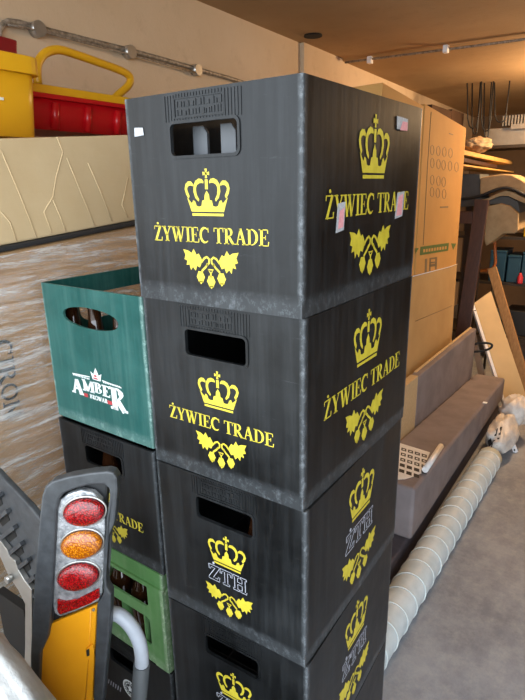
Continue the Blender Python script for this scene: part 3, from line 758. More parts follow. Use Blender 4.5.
# backing body down to the floor
xl, xr = atM(36, 640, YM+.012).x, atM(104, 640, YM+.012).x
bd = MB()
bodypoly = pl([(40, 520), (46, 489), (68, 480), (105, 476), (108, 485), (104, 530), (101, 590), (104, 600), (97, 705)], YM+.0025); zb = bodypoly[-1].z
_e = atM(36, 705, YM+.0025); bodypoly += [Vector((bodypoly[-1].x, bodypoly[-1].y, 0)), Vector((_e.x, _e.y, 0)), _e]
bd.prism(bodypoly, BK(.014)); obj('machine_body', bd, M['rubber'], t, True, bevel=.004)
# housing and lenses
hs = [(56.5, 511), (60, 500), (68, 494), (81, 490), (93, 493), (101.5, 501), (105, 515), (104.5, 560), (102, 594), (98, 602), (75, 612), (60, 617.5), (54, 614), (52.5, 605), (54, 560)]
o = obj('light_housing', MB().prism(pl(hs, YM-.010), BK(.012)), M['housing'], t, True, bevel=.003)
o['label'] = 'clear silver light housing'
def dome(cx, cy, a, b, rot, m, lab):
    mb = MB(); rings = []
    for k, dpt in ((1.0, 0), (.97, .006), (.8, .010), (.5, .013), (.2, .0145)):
        rings.append([mb.v(atM(x, y, YM-.0102)+nM*dpt) for x, y in arcpx(cx, cy, a*k, b*k, rot)])
    n = len(rings[0])
    for i in range(4):
        for k in range(n): mb.bm.faces.new((rings[i][k], rings[i][(k+1) % n], rings[i+1][(k+1) % n], rings[i+1][k])).smooth = True
    mb.bm.faces.new(rings[-1]); mb.bm.faces.new(rings[0][::-1])
    lo = obj('lens', mb, m, t, True); lo['label'] = lab
    mr = MB(); pts = [atM(x, y, YM-.0115) for x, y in arcpx(cx, cy, a+.8, b+.8, rot)]
    mr.tube(pts+[pts[0]], .0016, 6, False); obj('lens_ring', mr, M['steel'], lo, True)
dome(84.8, 511, 20.8, 13.6, -.10, M['lens_red'], 'upper red oval lens')
dome(82.4, 543.5, 21, 13.8, -.16, M['lens_amber'], 'amber oval lens')
dome(78.9, 575.5, 21, 13, -.20, M['lens_red'], 'lower red oval lens')
o = obj('reflector', MB().prism(pl([(57, 599.5), (66, 601.5), (78, 599), (90, 593), (99, 588.5), (99.5, 598), (90, 604), (72, 611), (60, 615), (57, 612)], YM-.0132), BK(.003)), M['lens_red'], t, True, bevel=.0012)
o['label'] = 'red reflector strip'
# yellow panel
pn = [(97, 605), (50, 624.5), (46, 640), (39, 656), (40, 705), (92.6, 705), (94.5, 660)]
o = obj('side_panel', MB().prism(pl(pn, YM-.006), BK(.008)), M['panel_yellow'], t, True, bevel=.0015); o['label'] = 'orange-yellow metal panel'
obj('fold_line', MB().tube(pl([(91, 609), (89, 650), (85.5, 704)], YM-.0065), .001, 6), M['panel_yellow'], o, True)
obj('rivet', MB().tube([atM(94, 609, YM-.0064), atM(94, 609, YM-.0064)+(BK(-.003))], .0022, 8), M['steel'], o, True)
lt = obj('latch', MB().prism(pl([(87, 648), (93, 643), (95, 647), (95, 657), (89, 658)], YM-.0065), BK(-.004)), M['panel_yellow'], t, True, bevel=.001)
obj('keyhole', MB().prism(pl([(86.5, 650), (89.3, 648.5), (89.6, 655), (87, 656)], YM-.011), BK(-.0012)), M['rubber'], lt, True)
# tubular handle
hp = [Vector(atM(x, y, YM+.02)) for x, y in ((104, 613), (110, 613), (120, 615.5), (131, 626), (138.5, 640), (141.5, 654), (141.8, 667))]
tb = obj('grab_handle', MB().tube(smooth_path(hp), .0115, 14), M['grey_tube'], t, True); tb['label'] = 'pale grey curved tube handle'
g0 = Vector(atM(141.8, 664, YM+.02)); g1 = Vector(atM(137, 720, YM+.02))
g2 = Vector((g1.x, g1.y, .02))
obj('grip', MB().tube([g0, g1, g2], .0135, 14), M['grip'], tb, True)['label'] = 'dark foam sleeve'

def py_(pts, y): return [atY(a, b, y) for a, b in pts]
# slotted black plate to the left
YR = .446
t = thing('slotted_rack', (atY(10, 560, YR).x, YR, 0), 'black slotted plastic plate with a bright metal edge strip, at the left frame edge', 'rack')
pts = [(-22, 459), (-5, 470), (10, 486), (29, 506), (41, 521), (41, 600), (31, 589), (24, 579), (14.6, 560), (0, 540), (-22, 508)]
obj('plate', MB().prism(py_(pts, YR), (0, .012, 0)), M['bezel'], t, True, bevel=.003)
for i in range(7):
    x0, y0 = -9+i*7.0, 490+i*16.2
    L = [(x0-2, y0+12), (x0+12, y0+1), (x0+14, y0+5), (x0+0, y0+16)]
    if i > 5: L = [(x0-3, y0+10), (x0+5, y0+3), (x0+6, y0+7), (x0-1, y0+14)]
    r_ = obj('rib', MB().prism(py_(L, YR-.0002), (0, -.010, 0)), M['bezel'], t, True, bevel=.001)
    D = [(x0+1.5, y0+15), (x0+10, y0+8), (x0+12, y0+14), (x0+5, y0+20)]
    if i <= 5: obj('slot', MB().prism(py_(D, YR-.0002), (0, -.0008, 0)), M['dark'], t, True)
ms = [(-8, 533), (0, 541), (7, 550), (9, 556), (15, 561), (18, 570), (24, 580), (31.5, 590), (32, 640), (30, 705), (23, 705), (25, 645), (25, 604), (18, 590), (9, 577), (0, 557), (-8, 545)]
o = obj('metal_strip', MB().prism(py_(ms, YR-.0115), (0, .010, 0)), M['steel'], t, True, bevel=.001); o['label'] = 'bright wavy metal strip'
p = Vector(atY(12, 577, YR-.012)); obj('bolt', MB().tube([p, p+Vector((0, -.012, 0))], .007, 8), M['steel'], t, True)
lg = MB(); q = atY(10, 600, YR+.014); lg.box((q.x-.05, YR+.0125, 0), (q.x+.05, YR+.03, q.z)); obj('stand', lg, M['dark'], t, True)

# sack lower left
c0 = Vector((-.635, .235, 0))
t = thing('woven_sack', (c0.x, c0.y, 0), 'white woven plastic sack at the bottom left corner of the view', 'sack')
topm = 1.135
mb = MB()
def sk(u, v):
    a = 2*PI*u; h = v
    rr = .5+.5*math.sin(min(1, h*1.05)*PI*.5) if False else 1
    prof = [(0, .55), (.04, .92), (.35, 1.0), (.62, .93), (.80, .72), (.92, .42), (1.0, .03)]
    for (h0, r0), (h1, r1) in zip(prof, prof[1:]):
        if h0 <= h <= h1: rr = r0+(r1-r0)*(h-h0)/(h1-h0); break
    k = 1+.07*noise.noise(Vector((math.cos(a)*2.2, math.sin(a)*2.2, h*4)))+.09*noise.noise(Vector((math.cos(a)*5, math.sin(a)*5, h*8)))
    return (c0.x+.295*rr*k*math.cos(a), c0.y+.115*rr*k*math.sin(a), topm*h+.002)
mb.grid(sk, 48, 44); bmesh.ops.remove_doubles(mb.bm, verts=mb.bm.verts, dist=1e-5)
obj('sack_body', mb, M['sack'], t, True)

# ------------------------------------------------------------------ tall cartons at right of the stack
XB = -.965
O_ = atX(425, 103.5, XB); wid = .833
RbM = Matrix.Translation(O_) @ Matrix.Rotation(.0075, 4, 'Z') @ Matrix.Rotation(-.0664, 4, 'X') @ Matrix.Rotation(-.0277, 4, 'Y')
ezz = RbM.to_3x3() @ Vector((0, 0, 1))
low = min((RbM @ Vector((x, wid, 0))).z for x in (0, -.34))/ezz.z-.002
t = thing('tall_carton', (XB-.17, O_.y+.3, 0), 'tall pale cardboard carton with a green band, standing right of the black stack', 'carton')
obj('box', MB().box((-.34, .004, -low), (0, wid, 0), RbM), M['card_orange'], t, True, bevel=.004)
RbI = RbM.inverted()
def bx(p):
    o = RbI @ CAM; d = RbI.to_3x3() @ ray(p[0], p[1]); q = o-d*(o.x/d.x); return (q.y, q.z)
def quadface(pts, e=.0012, e0=.0004): return [RbM @ Vector((e0, *bx(p))) for p in pts], (e, 0, 0)
mb = MB(); mb.prism(*quadface([(420.3, 246.8), (448.7, 242.8), (448, 250.6), (419.7, 255.3)])); 
mb.prism(*quadface([(451, 243.3), (456, 243.5), (453, 249.8)])); mb.prism(*quadface([(415.5, 248.2), (418.6, 248), (415.5, 253.5)]))
obj('green_band', mb, M['print_green'], t, True)['label'] = 'green printed band'
mb = MB()
for k in range(9): mb.prism(*quadface([(423+k*2.7, 249.3-k*.38), (424.7+k*2.7, 249.1-k*.38), (424.5+k*2.7, 252.2-k*.4), (422.8+k*2.7, 252.4-k*.4)], .0008, .0018))
obj('band_text', mb, M['card_orange'], t, True)
mb = MB()
for q in ([(425, 259), (427, 258.6), (426.5, 272), (424.5, 272.5)], [(429.5, 258), (437, 257), (437, 258.6), (429.5, 259.5)], [(435.2, 257), (437, 257), (436.5, 269), (434.8, 269.5)], [(430, 262), (436, 261.3), (436, 262.6), (430, 263.5)], [(429.5, 264.5), (436, 263.5), (435.5, 266), (429.5, 267)], [(429.5, 259), (430.8, 259), (430.3, 271), (429, 271)]): mb.prism(*quadface(q))
for q in ([(434, 284.5), (437, 284), (437, 286), (434, 286.5)], [(434.5, 289), (437.5, 288), (436.5, 293), (433.5, 293.5)], [(434, 296), (437, 295.5), (436.5, 300), (433.5, 300.5)]): mb.prism(*quadface(q))
obj('dark_print', mb, M['print_grey'], t, True)
mb = MB()
rr = random.Random(5)
for row, (py, n) in enumerate(((150, 4), (163, 5), (180, 3), (192, 3))):
    for k in range(n):
        x, y = 432+k*6.0+rr.uniform(-.5, .5), py+k*1.0
        P = arc(0, 0, 1.9, 5, 0, 360, 8)
        for s_ in stroke([(x+a, y+b) for a, b in P], .45): mb.prism(*quadface(s_, .0008))
mb.prism(*quadface([(440, 206.5), (448, 206.2), (448, 207.6), (440, 208)]))
mb.prism(*quadface([(449, 133), (453, 134.5), (453, 135.3), (449, 134)]))
obj('faint_print', mb, M['print_grey'], t, True)
mb = MB()
mb.tube([RbM @ Vector((.0006, *bx(p))) for p in ((431, 112), (427.7, 160), (423, 245))], .0022, 6)
mb.tube([RbM @ Vector((.0006, *bx(p))) for p in ((420.5, 277), (417, 320), (412, 376))], .0018, 6)
obj('side_crease', mb, M['print_grey'], t, True)
# sheet over the lower half, its duller tan painting in the light gradient
mb = MB(); mb.prism(*quadface([(411.8, 276), (448.7, 266.5), (456.3, 263.8), (450.3, 352), (404, 382)], .003, .0014)); obj('cover_sheet', mb, M['card'], t, True)['label'] = 'plain tan sheet over the lower half'
mb = MB(); mb.tube([RbM @ Vector((.006, *bx(p))) for p in ((411.8, 276.3), (448.7, 266.8), (456, 264.3))], .0022, 6); obj('tape_edge', mb, M['paper'], t, True)
mb = MB(); mb.tube([RbM @ Vector((.0055, *bx(p))) for p in ((414.6, 321), (446, 308), (452, 305))], .0012, 6); obj('fold', mb, M['print_grey'], t, True)
# second one, nearer, leaning alongside
w2 = -bx((383.5, 80))[0]
low2 = min((RbM @ Vector((x, -.004, 0))).z for x in (0, -.34))/ezz.z-.002
t = thing('tall_carton', (XB-.17, O_.y-.2, 0), 'tall plain carton just behind the black stack, left of the green-banded one', 'carton')
obj('box', MB().box((-.34, -w2, -low2), (-.003, -.004, -.012), RbM), M['card_orange'], t, True, bevel=.004)
C1 = atX(366, 87, -1.36)
t = thing('side_carton', (-1.45, C1.y+.1, 0), 'narrow carton peeking over the black stack beside the ceiling edge', 'carton')
obj('box', MB().box((-1.56, C1.y, 0), (-1.36, C1.y+.30, C1.z)), M['card_orange'], t, True, bevel=.003)
# dark boxes on top, at the back
for i, (px0, px1, py0, X, dz, lb) in enumerate([(432, 452, 101, -1.36, .14, 'dark brown box lying behind the top of the tall cartons'), (452, 464, 106, -1.36, .12, 'second dark brown box behind the carton tops, nearer the back wall')]):
    p0, p1 = atX(px0, py0+3, X), atX(px1, py0+14, X)
    t = thing('old_carton', (X-.15, (p0.y+p1.y)/2, 0), lb, 'carton', 'old cartons behind the tall ones')
    obj('box', MB().box((X-.3, p0.y+.01, 0), (X, p1.y-.01, p0.z)), M['card_dark'], t, True, bevel=.004)

# ------------------------------------------------------------------ bench
t = thing('upholstered_bench', (-.72, 3.0, 0), 'long mauve-grey upholstered bench with a low back, beside the tall cartons', 'bench')
def slope(x0n, x0f, x1n, x1f, y0, y1, z0n, z0f, z1n, z1f):
    return MB().hexa([(x0n, y0, z0n), (x1n, y0, z0n), (x1f, y1, z0f), (x0f, y1, z0f)], [(x0n, y0, z1n), (x1n, y0, z1n), (x1f, y1, z1f), (x0f, y1, z1f)])
obj('seat', slope(-.858, -.812, -.612, -.612, 2.015, 3.93, .122, .128, .378, .287), M['felt'], t, True, bevel=.016, segs=4)
obj('base', MB().box((-.826, 1.75, 0), (-.63, 3.9, .121)), M['felt_dark'], t, True, bevel=.008)
def bx_(y): return -.859+(y-2.015)/1.915*.046-.001
obj('backrest', slope(bx_(2.7)-.046, bx_(3.83)-.046, bx_(2.7), bx_(3.83), 2.70, 3.83, .13, .13, .632, .645), M['felt'], t, True, bevel=.007)
o = obj('bare_board', slope(bx_(1.9)-.044, bx_(2.698)-.044, bx_(1.9)-.001, bx_(2.698)-.001, 1.9, 2.698, .13, .13, .625, .636), M['board'], t, True, bevel=.002); o['label'] = 'bare pale board end of the backrest'
obj('top_trim', slope(bx_(2.75)-.044, bx_(3.83)-.044, bx_(2.75)-.030, bx_(3.83)-.030, 2.75, 3.82, .6315, .6445, .637, .650), M['board'], t, True)
def seatp(px, py, dz=0):
    d = ray(px, py); k = (.378+dz-CAM.z+.04752*(2.015-CAM.y))/(d.z+.04752*d.y); return CAM+d*k
# pinkish speck
# hoop
pts = [Vector(atY(x, y, 3.86)) for x, y in ((472, 345), (480, 343), (488, 343.2), (492, 345), (490, 348.5), (482, 351), (472, 352))]
tag(obj('rubber_strap', MB().tube(smooth_path(pts), .008, 8), M['rubber'], base='auto'), 'black rubber loop sticking out behind the far end of the bench back', 'strap')
p = seatp(485, 403)
tag(obj('paper_scrap', MB().box((p.x-.012, p.y-.012, p.z+.001), (p.x+.012, p.y+.012, p.z+.004)), M['paper'], base='auto'), 'tiny white scrap on the bench seat', 'scrap')
# printed sheet, rolled at its edge
t = thing('printed_sheet', (-.74, 2.4, .361), 'white sheet of black printed blocks, one edge rolled up, lying on the bench', 'paper sheet')
def zq(px, py, dz=0):
    v = seatp(px, py, dz+.0012); v.x = max(v.x, -.846); return v
sheet = [zq(*q) for q in ((392, 441), (430, 452.5), (426, 462), (424, 472), (416, 476), (405, 479.3), (393, 480), (391, 476))]
obj('sheet', MB().prism(sheet, (0, 0, .0012)), M['paper'], t, True)
mb = MB()
s0, s1 = zq(399.5, 446.5, .0013), zq(428, 455, .0013)      # first row
ux = (zq(428, 454.5)-zq(401, 446.5))/4.0
uy = (zq(398, 473)-zq(401, 446.5))/5.0
for r_ in range(5):
    for c_ in range(-1, 4):
        o_ = zq(401, 446.5, .0014)+ux*c_+uy*(r_)
        if r_ == 4 and c_ > 2: continue
        q = [o_+ux*.10+uy*.18, o_+ux*.82+uy*.18, o_+ux*.82+uy*.72, o_+ux*.10+uy*.72]
        qi = [o_+ux*.28+uy*.34, o_+ux*.64+uy*.34, o_+ux*.64+uy*.56, o_+ux*.28+uy*.56]
        if r_ < 3:
            for k in range(4):
                j = (k+1) % 4; mb.prism([q[k], q[j], qi[j], qi[k]], (0, 0, .0004))
        else: mb.prism(q, (0, 0, .0004))
obj('print', mb, M['ink_black'], t, True)
a_, b_ = zq(425, 470, .0150), zq(441, 446, .0150)
obj('rolled_edge', MB().tube([a_, b_], .0135, 14), M['paper'], t, True)

# ------------------------------------------------------------------ white wrapped roll
t = thing('wrapped_roll', (-.53, 2.6, 0), 'long white plastic-wrapped roll lying on the floor along the bench', 'roll')
ra = Vector((-.552, 1.15, .068)); rb = Vector((-.512, 3.10, .066))
obj('tube_body', MB().tube([ra.lerp(rb, k/24)+Vector((0, 0, 0)) for k in range(25)], [.066+.0012*math.sin(k*2.3) for k in range(25)], 28), M['wrap'], t, True)
mb = MB(); dr = (rb-ra).normalized(); sx = dr.cross(Vector((0, 0, 1))).normalized(); sz = sx.cross(dr)
for k in range(20):
    c = ra.lerp(rb, (k+.7)/20.5)
    pts = [c+(sx*math.cos(a)+sz*math.sin(a))*.067+dr*(.02*math.sin(a+.6)) for a in [2*PI*i/24 for i in range(25)]]
    mb.tube(pts, .0026, 5, False)
obj('wrap_ridge', mb, M['wrap_band'], t, True)['kind'] = 'stuff'
# plastic bag
t = thing('plastic_bag', (-.47, 3.62, 0), 'crumpled white plastic bag with black print at the far end of the roll', 'bag')
c = Vector(atY(515, 424, 3.62)); c2 = Vector(atY(499, 434, 3.45))
obj('bag_body', MB().blob((c.x, c.y, .185), (.10, .12, .095), .25, 2.2, 40, 26, seed=3), M['bag'], t, True)
b2 = obj('bag_neck', MB().blob((-.500, 3.37, .112), (.085, .235, .100), .2, 2.2, 36, 22, seed=8), M['bag'], t, True)
from mathutils.bvhtree import BVHTree
OFF = children_offset(b2)
BV = BVHTree.FromPolygons([v.co for v in b2.data.vertices], [p.vertices[:] for p in b2.data.polygons])
mb = MB()
for q in ([(496, 429), (498, 428.5), (496.5, 436), (494.5, 436)], [(500, 427), (502, 427), (500.5, 435), (498.5, 435)], [(496, 432), (501, 430.5), (501, 432), (496, 433.5)],
          [(493, 441), (495.5, 440), (493.5, 448), (491, 448)], [(497.5, 438), (499.5, 438), (498, 446), (496, 446)], [(488, 441), (491, 438), (492.5, 444), (489, 447)], [(490, 448), (493.5, 447), (492.5, 453), (489.5, 454)]):
    hits = [BV.ray_cast(CAM-OFF, ray(x, y)) for x, y in q]
    if any(h[0] is None for h in hits): continue
    mb.prism([h[0]+OFF+h[1]*.001 for h in hits], hits[0][1]*.0015)
obj('print', mb, M['ink_black'], b2, True)
# bracket
t = thing('steel_bracket', (-.47, 3.3, 0), 'small white perforated metal bracket standing by the bag', 'bracket')
br0, br1 = Vector(atZ(514, 452, .002)), Vector(atY(507, 440, atZ(514, 452, .002).y+.06))
mb = MB()
mb.prism([Vector(atY(x, y, br0.y)) for x, y in ((509, 439), (513, 438), (518, 452), (513.5, 453.5))], (0, .006, 0)); obj('plate', mb, M['paper'], t, True)
for x, y in ((512, 444), (514.5, 450)):
    mb = MB(); mb.prism([Vector(atY(x+dx, y+dy, br0.y-.0004)) for dx, dy in ((-.7, -1), (.7, -1), (.7, 1), (-.7, 1))], (0, -.0008, 0)); obj('hole', mb, M['dark'], t, True)

# ------------------------------------------------------------------ far end of the garage
def quadY(pts, y, th, y2=None):
    """polygon at depth y (optionally per-vertex depths), thickness th"""
    return [Vector(atY(p[0], p[1], p[2] if len(p) > 2 else y)) for p in pts]
# dark wooden frame leaning
t = thing('leaning_frame', (-1.0, 4.25, 0), 'dark brown wooden frame leaning upright behind the bench', 'frame')
a0 = Vector(atY(482, 200, 4.30)); a1 = Vector(atY(461, 347, 4.12))
dirv = (a1-a0).normalized(); 
while a1.z > .02: a1 = a1+dirv*.01
def bar(p, q, w, d):
    dv = (q-p).normalized(); nx = Vector((0, -1, 0)); s_ = dv.cross(nx).normalized(); n_ = s_.cross(dv).normalized()
    mb = MB(); mb.hexa([p-s_*w-n_*d, p+s_*w-n_*d, p+s_*w+n_*d, p-s_*w+n_*d], [q-s_*w-n_*d, q+s_*w-n_*d, q+s_*w+n_*d, q-s_*w+n_*d]); return mb
w_ = .048
obj('stile', bar(a0, a1, w_, .018), M['dkwood'], t, True, bevel=.004)
lv = Vector((-.27, .0, .0))
obj('stile', bar(a0+lv, a1+lv, w_, .018), M['dkwood'], t, True, bevel=.004)
r0 = a0.lerp(a1, .085); obj('rail', bar(r0+Vector((-.049, 0, 0)), r0+lv+Vector((.049, 0, 0)), .045, .016), M['dkwood'], t, True, bevel=.004)
r0 = a0.lerp(a1, .8); obj('rail', bar(r0+Vector((-.049, 0, 0)), r0+lv+Vector((.049, 0, 0)), .045, .016), M['dkwood'], t, True, bevel=.004)
# cream board leaning + edge
def slab(name, pts, th, m, label, cat, y):
    P = [Vector(atY(a, b, c)) for a, b, c in pts]
    n = (P[1]-P[0]).cross(P[2]-P[0]).normalized()
    if n.y < 0: n = -n
    t = thing(name, (P[0].x, P[0].y, 0), label, cat)
    return t, P, n
P = [Vector(atY(474, 303, 4.28)), Vector(atY(491, 291, 4.40)), Vector(atY(531, 424, 4.02)), Vector(atY(509, 436, 3.9))]
P[2].z = .012; P[3].z = .012
# make it planar: rectangle from top-left, top-right directions
tl_, tr_ = P[0], P[1]; down = ((P[2]-P[1])+(P[3]-P[0]))*.5
tr_ = tl_+(tr_-tl_); 
t = thing('leaning_board', (P[3].x, P[3].y, 0), 'wide cream board leaning beyond the bench, in front of the brown plank', 'board')
n_ = (tr_-tl_).cross(down).normalized(); n_ = n_ if n_.y > 0 else -n_
q3 = tl_+down*((tl_.z-.004)/-down.z); q2 = tr_+down*((tr_.z-.004)/-down.z)
obj('panel', MB().prism([tl_, tr_, q2, q3], n_*.03), M['door_cream'], t, True, bevel=.002)
e = (tr_-tl_).normalized()
obj('edge_strip', MB().prism([tl_-e*.022, tl_-e*.001, q3-e*.001, q3-e*.022], n_*.03), M['paper'], t, True)['label'] = 'white edge strip'
for k in (.06,): 
    c = tl_-e*.012+down*k; obj('screw_hole', MB().tube([c-n_*.002, c-n_*.0005], .006, 8), M['dark'], t, True)
# grey rail behind it
a0, a1 = Vector(atY(473.5, 336, 4.2)), Vector(atY(484, 385, 4.05)); dv = (a1-a0).normalized(); a1 = a0+dv*(a0.z-.03)/-dv.z
tag(obj('metal_rail', bar(a0, a1, .022, .012), M['alu'], base='auto', bevel=.002), 'short pale grey metal rail leaning between the bench back and cream board', 'rail')
# brown plank
a0, a1 = Vector(atY(492, 268, 4.75)), Vector(atY(530, 398, 4.42)); dv = (a1-a0).normalized(); a1 = a0+dv*(a0.z-.03)/-dv.z
tag(obj('wooden_plank', bar(a0, a1, .036, .014), M['wood_brown'], base='auto', bevel=.003), 'brown wooden plank leaning behind the cream board', 'plank')
# rack with blue boxes
yk = 5.2
L = Vector(atY(440, 290, yk)).x; Rr_ = Vector(atY(560, 290, yk)).x
t = thing('metal_shelf', ((L+Rr_)/2, yk+.2, 0), 'dark metal shelf rack across the far end of the garage', 'shelf')
sz_ = [atY(505, 284, yk).z, atY(505, 238, yk).z]
ztop_ = atY(545, 141, 5.32).z-.0335
for z in (sz_[0], sz_[1], .25, ztop_): obj('shelf_board', MB().box((L, yk, z-.012), (Rr_, yk+.45, z+.012)), M['rack'], t, True)
for x in (L-.02, Rr_+.001):
    for y in (yk+.001, yk+.41): obj('upright', MB().box((x, y, 0), (x+.019, y+.03, ztop_+.03)), M['rack'], t, True)
for i, (x0, y0, x1, lb) in enumerate([(491, 250, 507, 'blue plastic box on the far shelf, next to the orange tube frame'), (508.5, 255, 522, 'blue plastic box on the far shelf, right of its twin'), (523.5, 252, 536, 'blue plastic box on the far shelf, cut by the right frame edge')]):
    a = atY(x0, y0, yk+.03); b = atY(x1, y0, yk+.03)
    t = thing('storage_box', ((a.x+b.x)/2, yk+.15, sz_[0]+.0125), lb, 'box', 'blue boxes on the far shelf')
    mb = MB(); mb.box((a.x, yk+.03, sz_[0]+.0125), (b.x, yk+.33, a.z-.02)); obj('box_body', mb, M['blue_box'], t, True, bevel=.006)
    obj('lid', MB().box((a.x-.003, yk+.026, a.z-.0195), (b.x+.003, yk+.334, a.z)), M['blue_box'], t, True, bevel=.004)
a = Vector(atY(520, 281, yk+.01)); 
tag(obj('red_canister', MB().lathe([(.022, 0), (.024, .01), (.024, .06), (.012, .08), (.010, .095)], c=(a.x, yk+.0, sz_[0]+.0122+.0)), mat('red_can', 'c8343c', .4), base='auto'), 'small red canister at the front edge of the far shelf', 'canister')
for i, (x0, x1, y1, m, lb) in enumerate([(487, 503, 325, 'dark', 'black box on the lowest shelf of the far rack, left'), (505, 530, 310, 'dark', 'black box on the lowest shelf of the far rack, right')]):
    a = atY(x0, y1, yk+.05); b = atY(x1, y1, yk+.05)
    tag(obj('storage_case', MB().box((a.x, yk+.05, .2625), (b.x, yk+.35, a.z)), M['rubber'], base='auto', bevel=.006), lb, 'case', 'black cases on the lowest shelf')
# orange tube frame
yo = 4.9
t = thing('orange_frame', (atY(495, 270, yo).x, yo, 0), 'orange painted tube frame standing in front of the far shelf', 'frame')
pts = [Vector(atY(x, y, yo)) for x, y in ((494.5, 236), (495, 250), (495.3, 262), (493, 268), (488, 270), (476, 271), (462, 272))]
obj('bent_tube', MB().tube(smooth_path(pts), .0125, 8), M['orange'], t, True)
for px in (494, 466):
    q = Vector(atY(px, 269 if px == 494 else 272, yo)); obj('leg', MB().tube([q+Vector((0, .03, 0)), Vector((q.x, yo+.03, 0))], .011, 8), M['rack'], t, True)
# folded mattresses on a tall stand
ym = 4.55
def solid(poly, y, th): return MB().prism([Vector(atY(a, b, y)) for a, b in poly], (0, th, 0))
t = thing('folded_mattress', (atY(500, 200, ym).x, ym+.15, 1.2), 'folded beige mattress with dark piping, propped beyond the tall cartons', 'mattress')
obj('upper_fold', solid([(480, 178), (486, 176.5), (495, 175), (503, 174), (512, 175), (520, 179), (534, 187), (534, 197), (525, 194), (515, 189), (507, 186.8), (500, 187.5), (490, 191), (480, 195.5)], ym, .35), M['foam'], t, True, bevel=.008)
obj('piping', MB().tube(smooth_path([Vector(atY(x, y, ym-.012)) for x, y in ((456, 199.5), (468, 198.5), (480, 196), (490, 192), (500, 188.5), (508, 188), (516, 190.5), (525, 195), (534, 200))]), .011, 8), M['rubber'], t, True)
obj('lower_edge', solid([(480, 200), (488, 198), (498, 193), (506, 190.5), (514, 192.5), (524, 198), (534, 202), (534, 207), (520, 201.5), (508, 196), (500, 196), (490, 200), (481, 202.5)], ym+.01, .33), M['foam'], t, True, bevel=.004)
obj('grey_side_and_shadow', solid([(460, 174), (480, 174), (480, 197), (490, 200.5), (500, 196.5), (508, 196.5), (518, 202), (520, 213), (512, 207), (500, 203.5), (480, 206), (459, 207)], ym+.03, .30), M['cloth_shadow'], t, True, bevel=.004)  # grey side of the mattress; its right arm is the fold's shadow as cloth
obj('lower_fold', solid([(479.5, 208), (484, 204), (489, 206), (500, 203.5), (510, 206), (518.5, 214), (518, 230), (515, 233.5), (503, 233.5), (497, 238), (486, 246), (484, 240), (486.5, 214)], ym-.02, .30), M['foam'], t, True, bevel=.006)
q = [Vector(atY(x, y, ym+.05)) for x, y in ((468, 205), (481, 210))]
for p in q: obj('stand_post', MB().box((p.x-.02, ym+.1, 0), (p.x+.02, ym+.14, p.z)), M['rack'], t, True)
p0, p1 = Vector(atY(518, 202, 4.9)), Vector(atY(534, 232, 4.9))
tag(obj('yellow_crate', MB().box((p0.x+.02, yk+.02, sz_[1]+.0125), (p1.x+.06, yk+.3, p0.z-.01)), M['yellow2'], base='auto', bevel=.008), 'yellow plastic crate glimpsed right of the mattress', 'crate')
obj_ = bpy.data.objects['yellow_crate']
# planks on top
X_ = -1.02
def plank(pa, pb, h, w, X, label):
    a, b = Vector(atX(*pa, X)), Vector(atX(*pb, X))
    mb = MB().hexa([(X, a.y, a.z-h), (X-w, a.y, a.z-h), (X-w, b.y, b.z-h), (X, b.y, b.z-h)], [(X, a.y, a.z), (X-w, a.y, a.z), (X-w, b.y, b.z), (X, b.y, b.z)])
    return tag(obj('timber_batten', mb, M['wood'], base='auto', bevel=.003), label, 'timber', 'pine battens on the mattress stack')
plank((462, 149.5), (513, 161), .03, .22, X_, 'wide pine batten directly under the cloth bundle')
plank((462, 164), (514, 171.5), .012, .2, X_, 'thin pine batten below the wide one')
yy0 = Vector(atX(462, 156, X_)); yy1 = Vector(atX(500, 165, X_))
tag(obj('dark_batten', MB().hexa([(X_-.02, yy0.y, yy0.z-.028), (X_-.2, yy0.y, yy0.z-.028), (X_-.2, yy1.y, yy1.z-.022), (X_-.02, yy1.y, yy1.z-.022)], [(X_-.02, yy0.y, yy0.z-.003), (X_-.2, yy0.y, yy0.z-.003), (X_-.2, yy1.y, yy1.z), (X_-.02, yy1.y, yy1.z)]), M['dkwood'], base='auto'), 'dark batten squeezed between the two pine battens', 'timber')
c = Vector(atX(477, 145, -1.1))
tag(obj('cloth_bundle', MB().blob((c.x, c.y, c.z+.0), (.10, .22, .05), .35, 2.5, 36, 20, seed=2), M['rag'], base='auto'), 'crumpled pale cloth bundle on the pine battens', 'cloth')
# upper rear: aluminium strip, grey panel, cables
yb = 5.32
a, b = Vector(atY(486, 129, yb)), Vector(atY(545, 141, yb))
tag(obj('pale_panel', MB().hexa([(a.x, yb, b.z-.02), (b.x, yb, b.z-.02), (b.x, yb+.25, b.z-.02), (a.x, yb+.25, b.z-.02)], [(a.x, yb, a.z), (b.x, yb, a.z), (b.x, yb+.25, a.z), (a.x, yb+.25, a.z)]), M['alu'], base='auto', bevel=.004), 'long pale grey panel under the ceiling at the far wall', 'panel')
a, b = Vector(atY(503, 116, yb-.05)), Vector(atY(545, 123, yb-.05))
t = thing('ribbed_grille', ((a.x+b.x)/2, yb, b.z), 'ribbed metal grille catching the lamp light high at the far end', 'grille')
mb = MB(); x = a.x
while x < b.x: mb.box((x, yb-.05, b.z), (x+.012, yb-.02, a.z)); x += .024
obj('rib_strip', mb, M['alu'], t, True)
obj('backing', MB().box((a.x-.01, yb-.02, b.z+.0), (b.x+.01, yb+.02, a.z+.006)), M['rack'], t, True)
a2, b2 = Vector(atY(511, 125.5, yb-.06)), Vector(atY(545, 127, yb-.06))
obj('lower_bar', MB().box((a2.x, yb-.06, b2.z+.001), (b2.x, yb-.0505, a2.z+.01)), M['alu'], t, True)
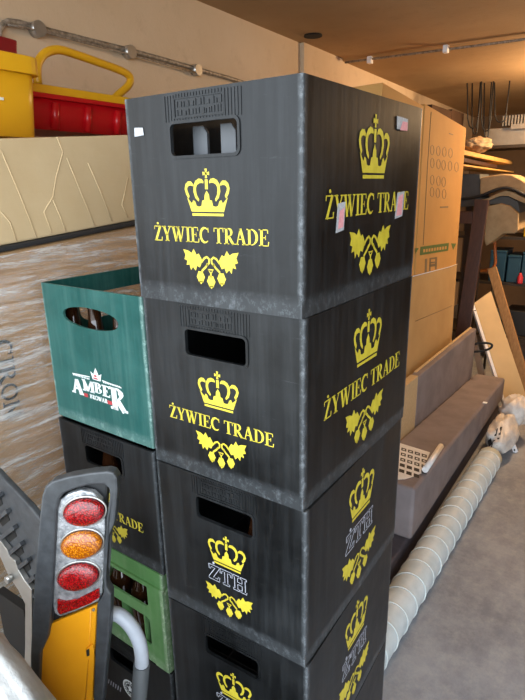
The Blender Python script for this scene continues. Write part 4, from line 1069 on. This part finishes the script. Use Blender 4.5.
t = thing('hanging_cables', Vector(atY(480, 120, 5.3)), 'bundle of dark cables looping down under the ceiling, above the cloth bundle', 'cables')
for k in range(5):
    x0 = (466, 471, 480, 483, 493)[k]; dd_ = (30, 36, 33, 40, 24)[k]; ww = (14, 8, 12, 7, 15)[k]
    pts = [Vector(atY(x0+u*ww, 98+dd_*(1-(2*u-1)**4), 5.0+.03*k)) for u in [i/8 for i in range(9)]]
    pts[0].z = pts[-1].z = 2.396; obj('cable', MB().tube(pts, .006, 6), M['rubber'], t, True)

# ------------------------------------------------------------------ light
lp = Vector((-.15, 4.6, 2.27))
t = thing('ceiling_bulb', (lp.x, lp.y, lp.z), 'bare warm bulb on the ceiling, right of the frame', 'lamp')
obj('socket', MB().lathe([(.05, .13), (.045, .10), (.022, .095), (.022, .05), (.018, .045)][::-1], c=lp, seg=16), M['paper'], t, True)
em = NT('warm_bulb_glass'); em.b.inputs['Emission Color'].default_value = (1, .62, .3, 1); em.b.inputs['Emission Strength'].default_value = 20
obj('bulb', MB().lathe([(.006, -.05), (.022, -.042), (.031, -.02), (.031, 0), (.02, .025), (.016, .044)], c=lp, seg=16), em.m, t, True)
ld_ = bpy.data.lights.new('bulb_light', 'POINT'); ld_.energy = 40; ld_.color = (1, .66, .36); ld_.shadow_soft_size = .06
lo_ = bpy.data.objects.new('bulb_light', ld_); COL.objects.link(lo_); lo_.location = lp+Vector((0, 0, -.12))

w = bpy.data.worlds.new('sky'); S.world = w; w.use_nodes = True
bg = w.node_tree.nodes['Background']; bg.inputs[0].default_value = (.82, .91, 1.0, 1); bg.inputs[1].default_value = 2.2
pd = bpy.data.lights.new('doorway_portal', 'AREA'); pd.shape = 'RECTANGLE'; pd.size = 3.6; pd.size_y = 2.4
pd.cycles.is_portal = True
po = bpy.data.objects.new('doorway_portal', pd); COL.objects.link(po); po.location = (.1, -.36, 1.2); po.rotation_euler = (PI/2, 0, 0)

vs = S.view_settings; vs.view_transform = 'Standard'; vs.look = 'None'; vs.gamma = 1; vs.exposure = 1.5; vs.use_curve_mapping = False
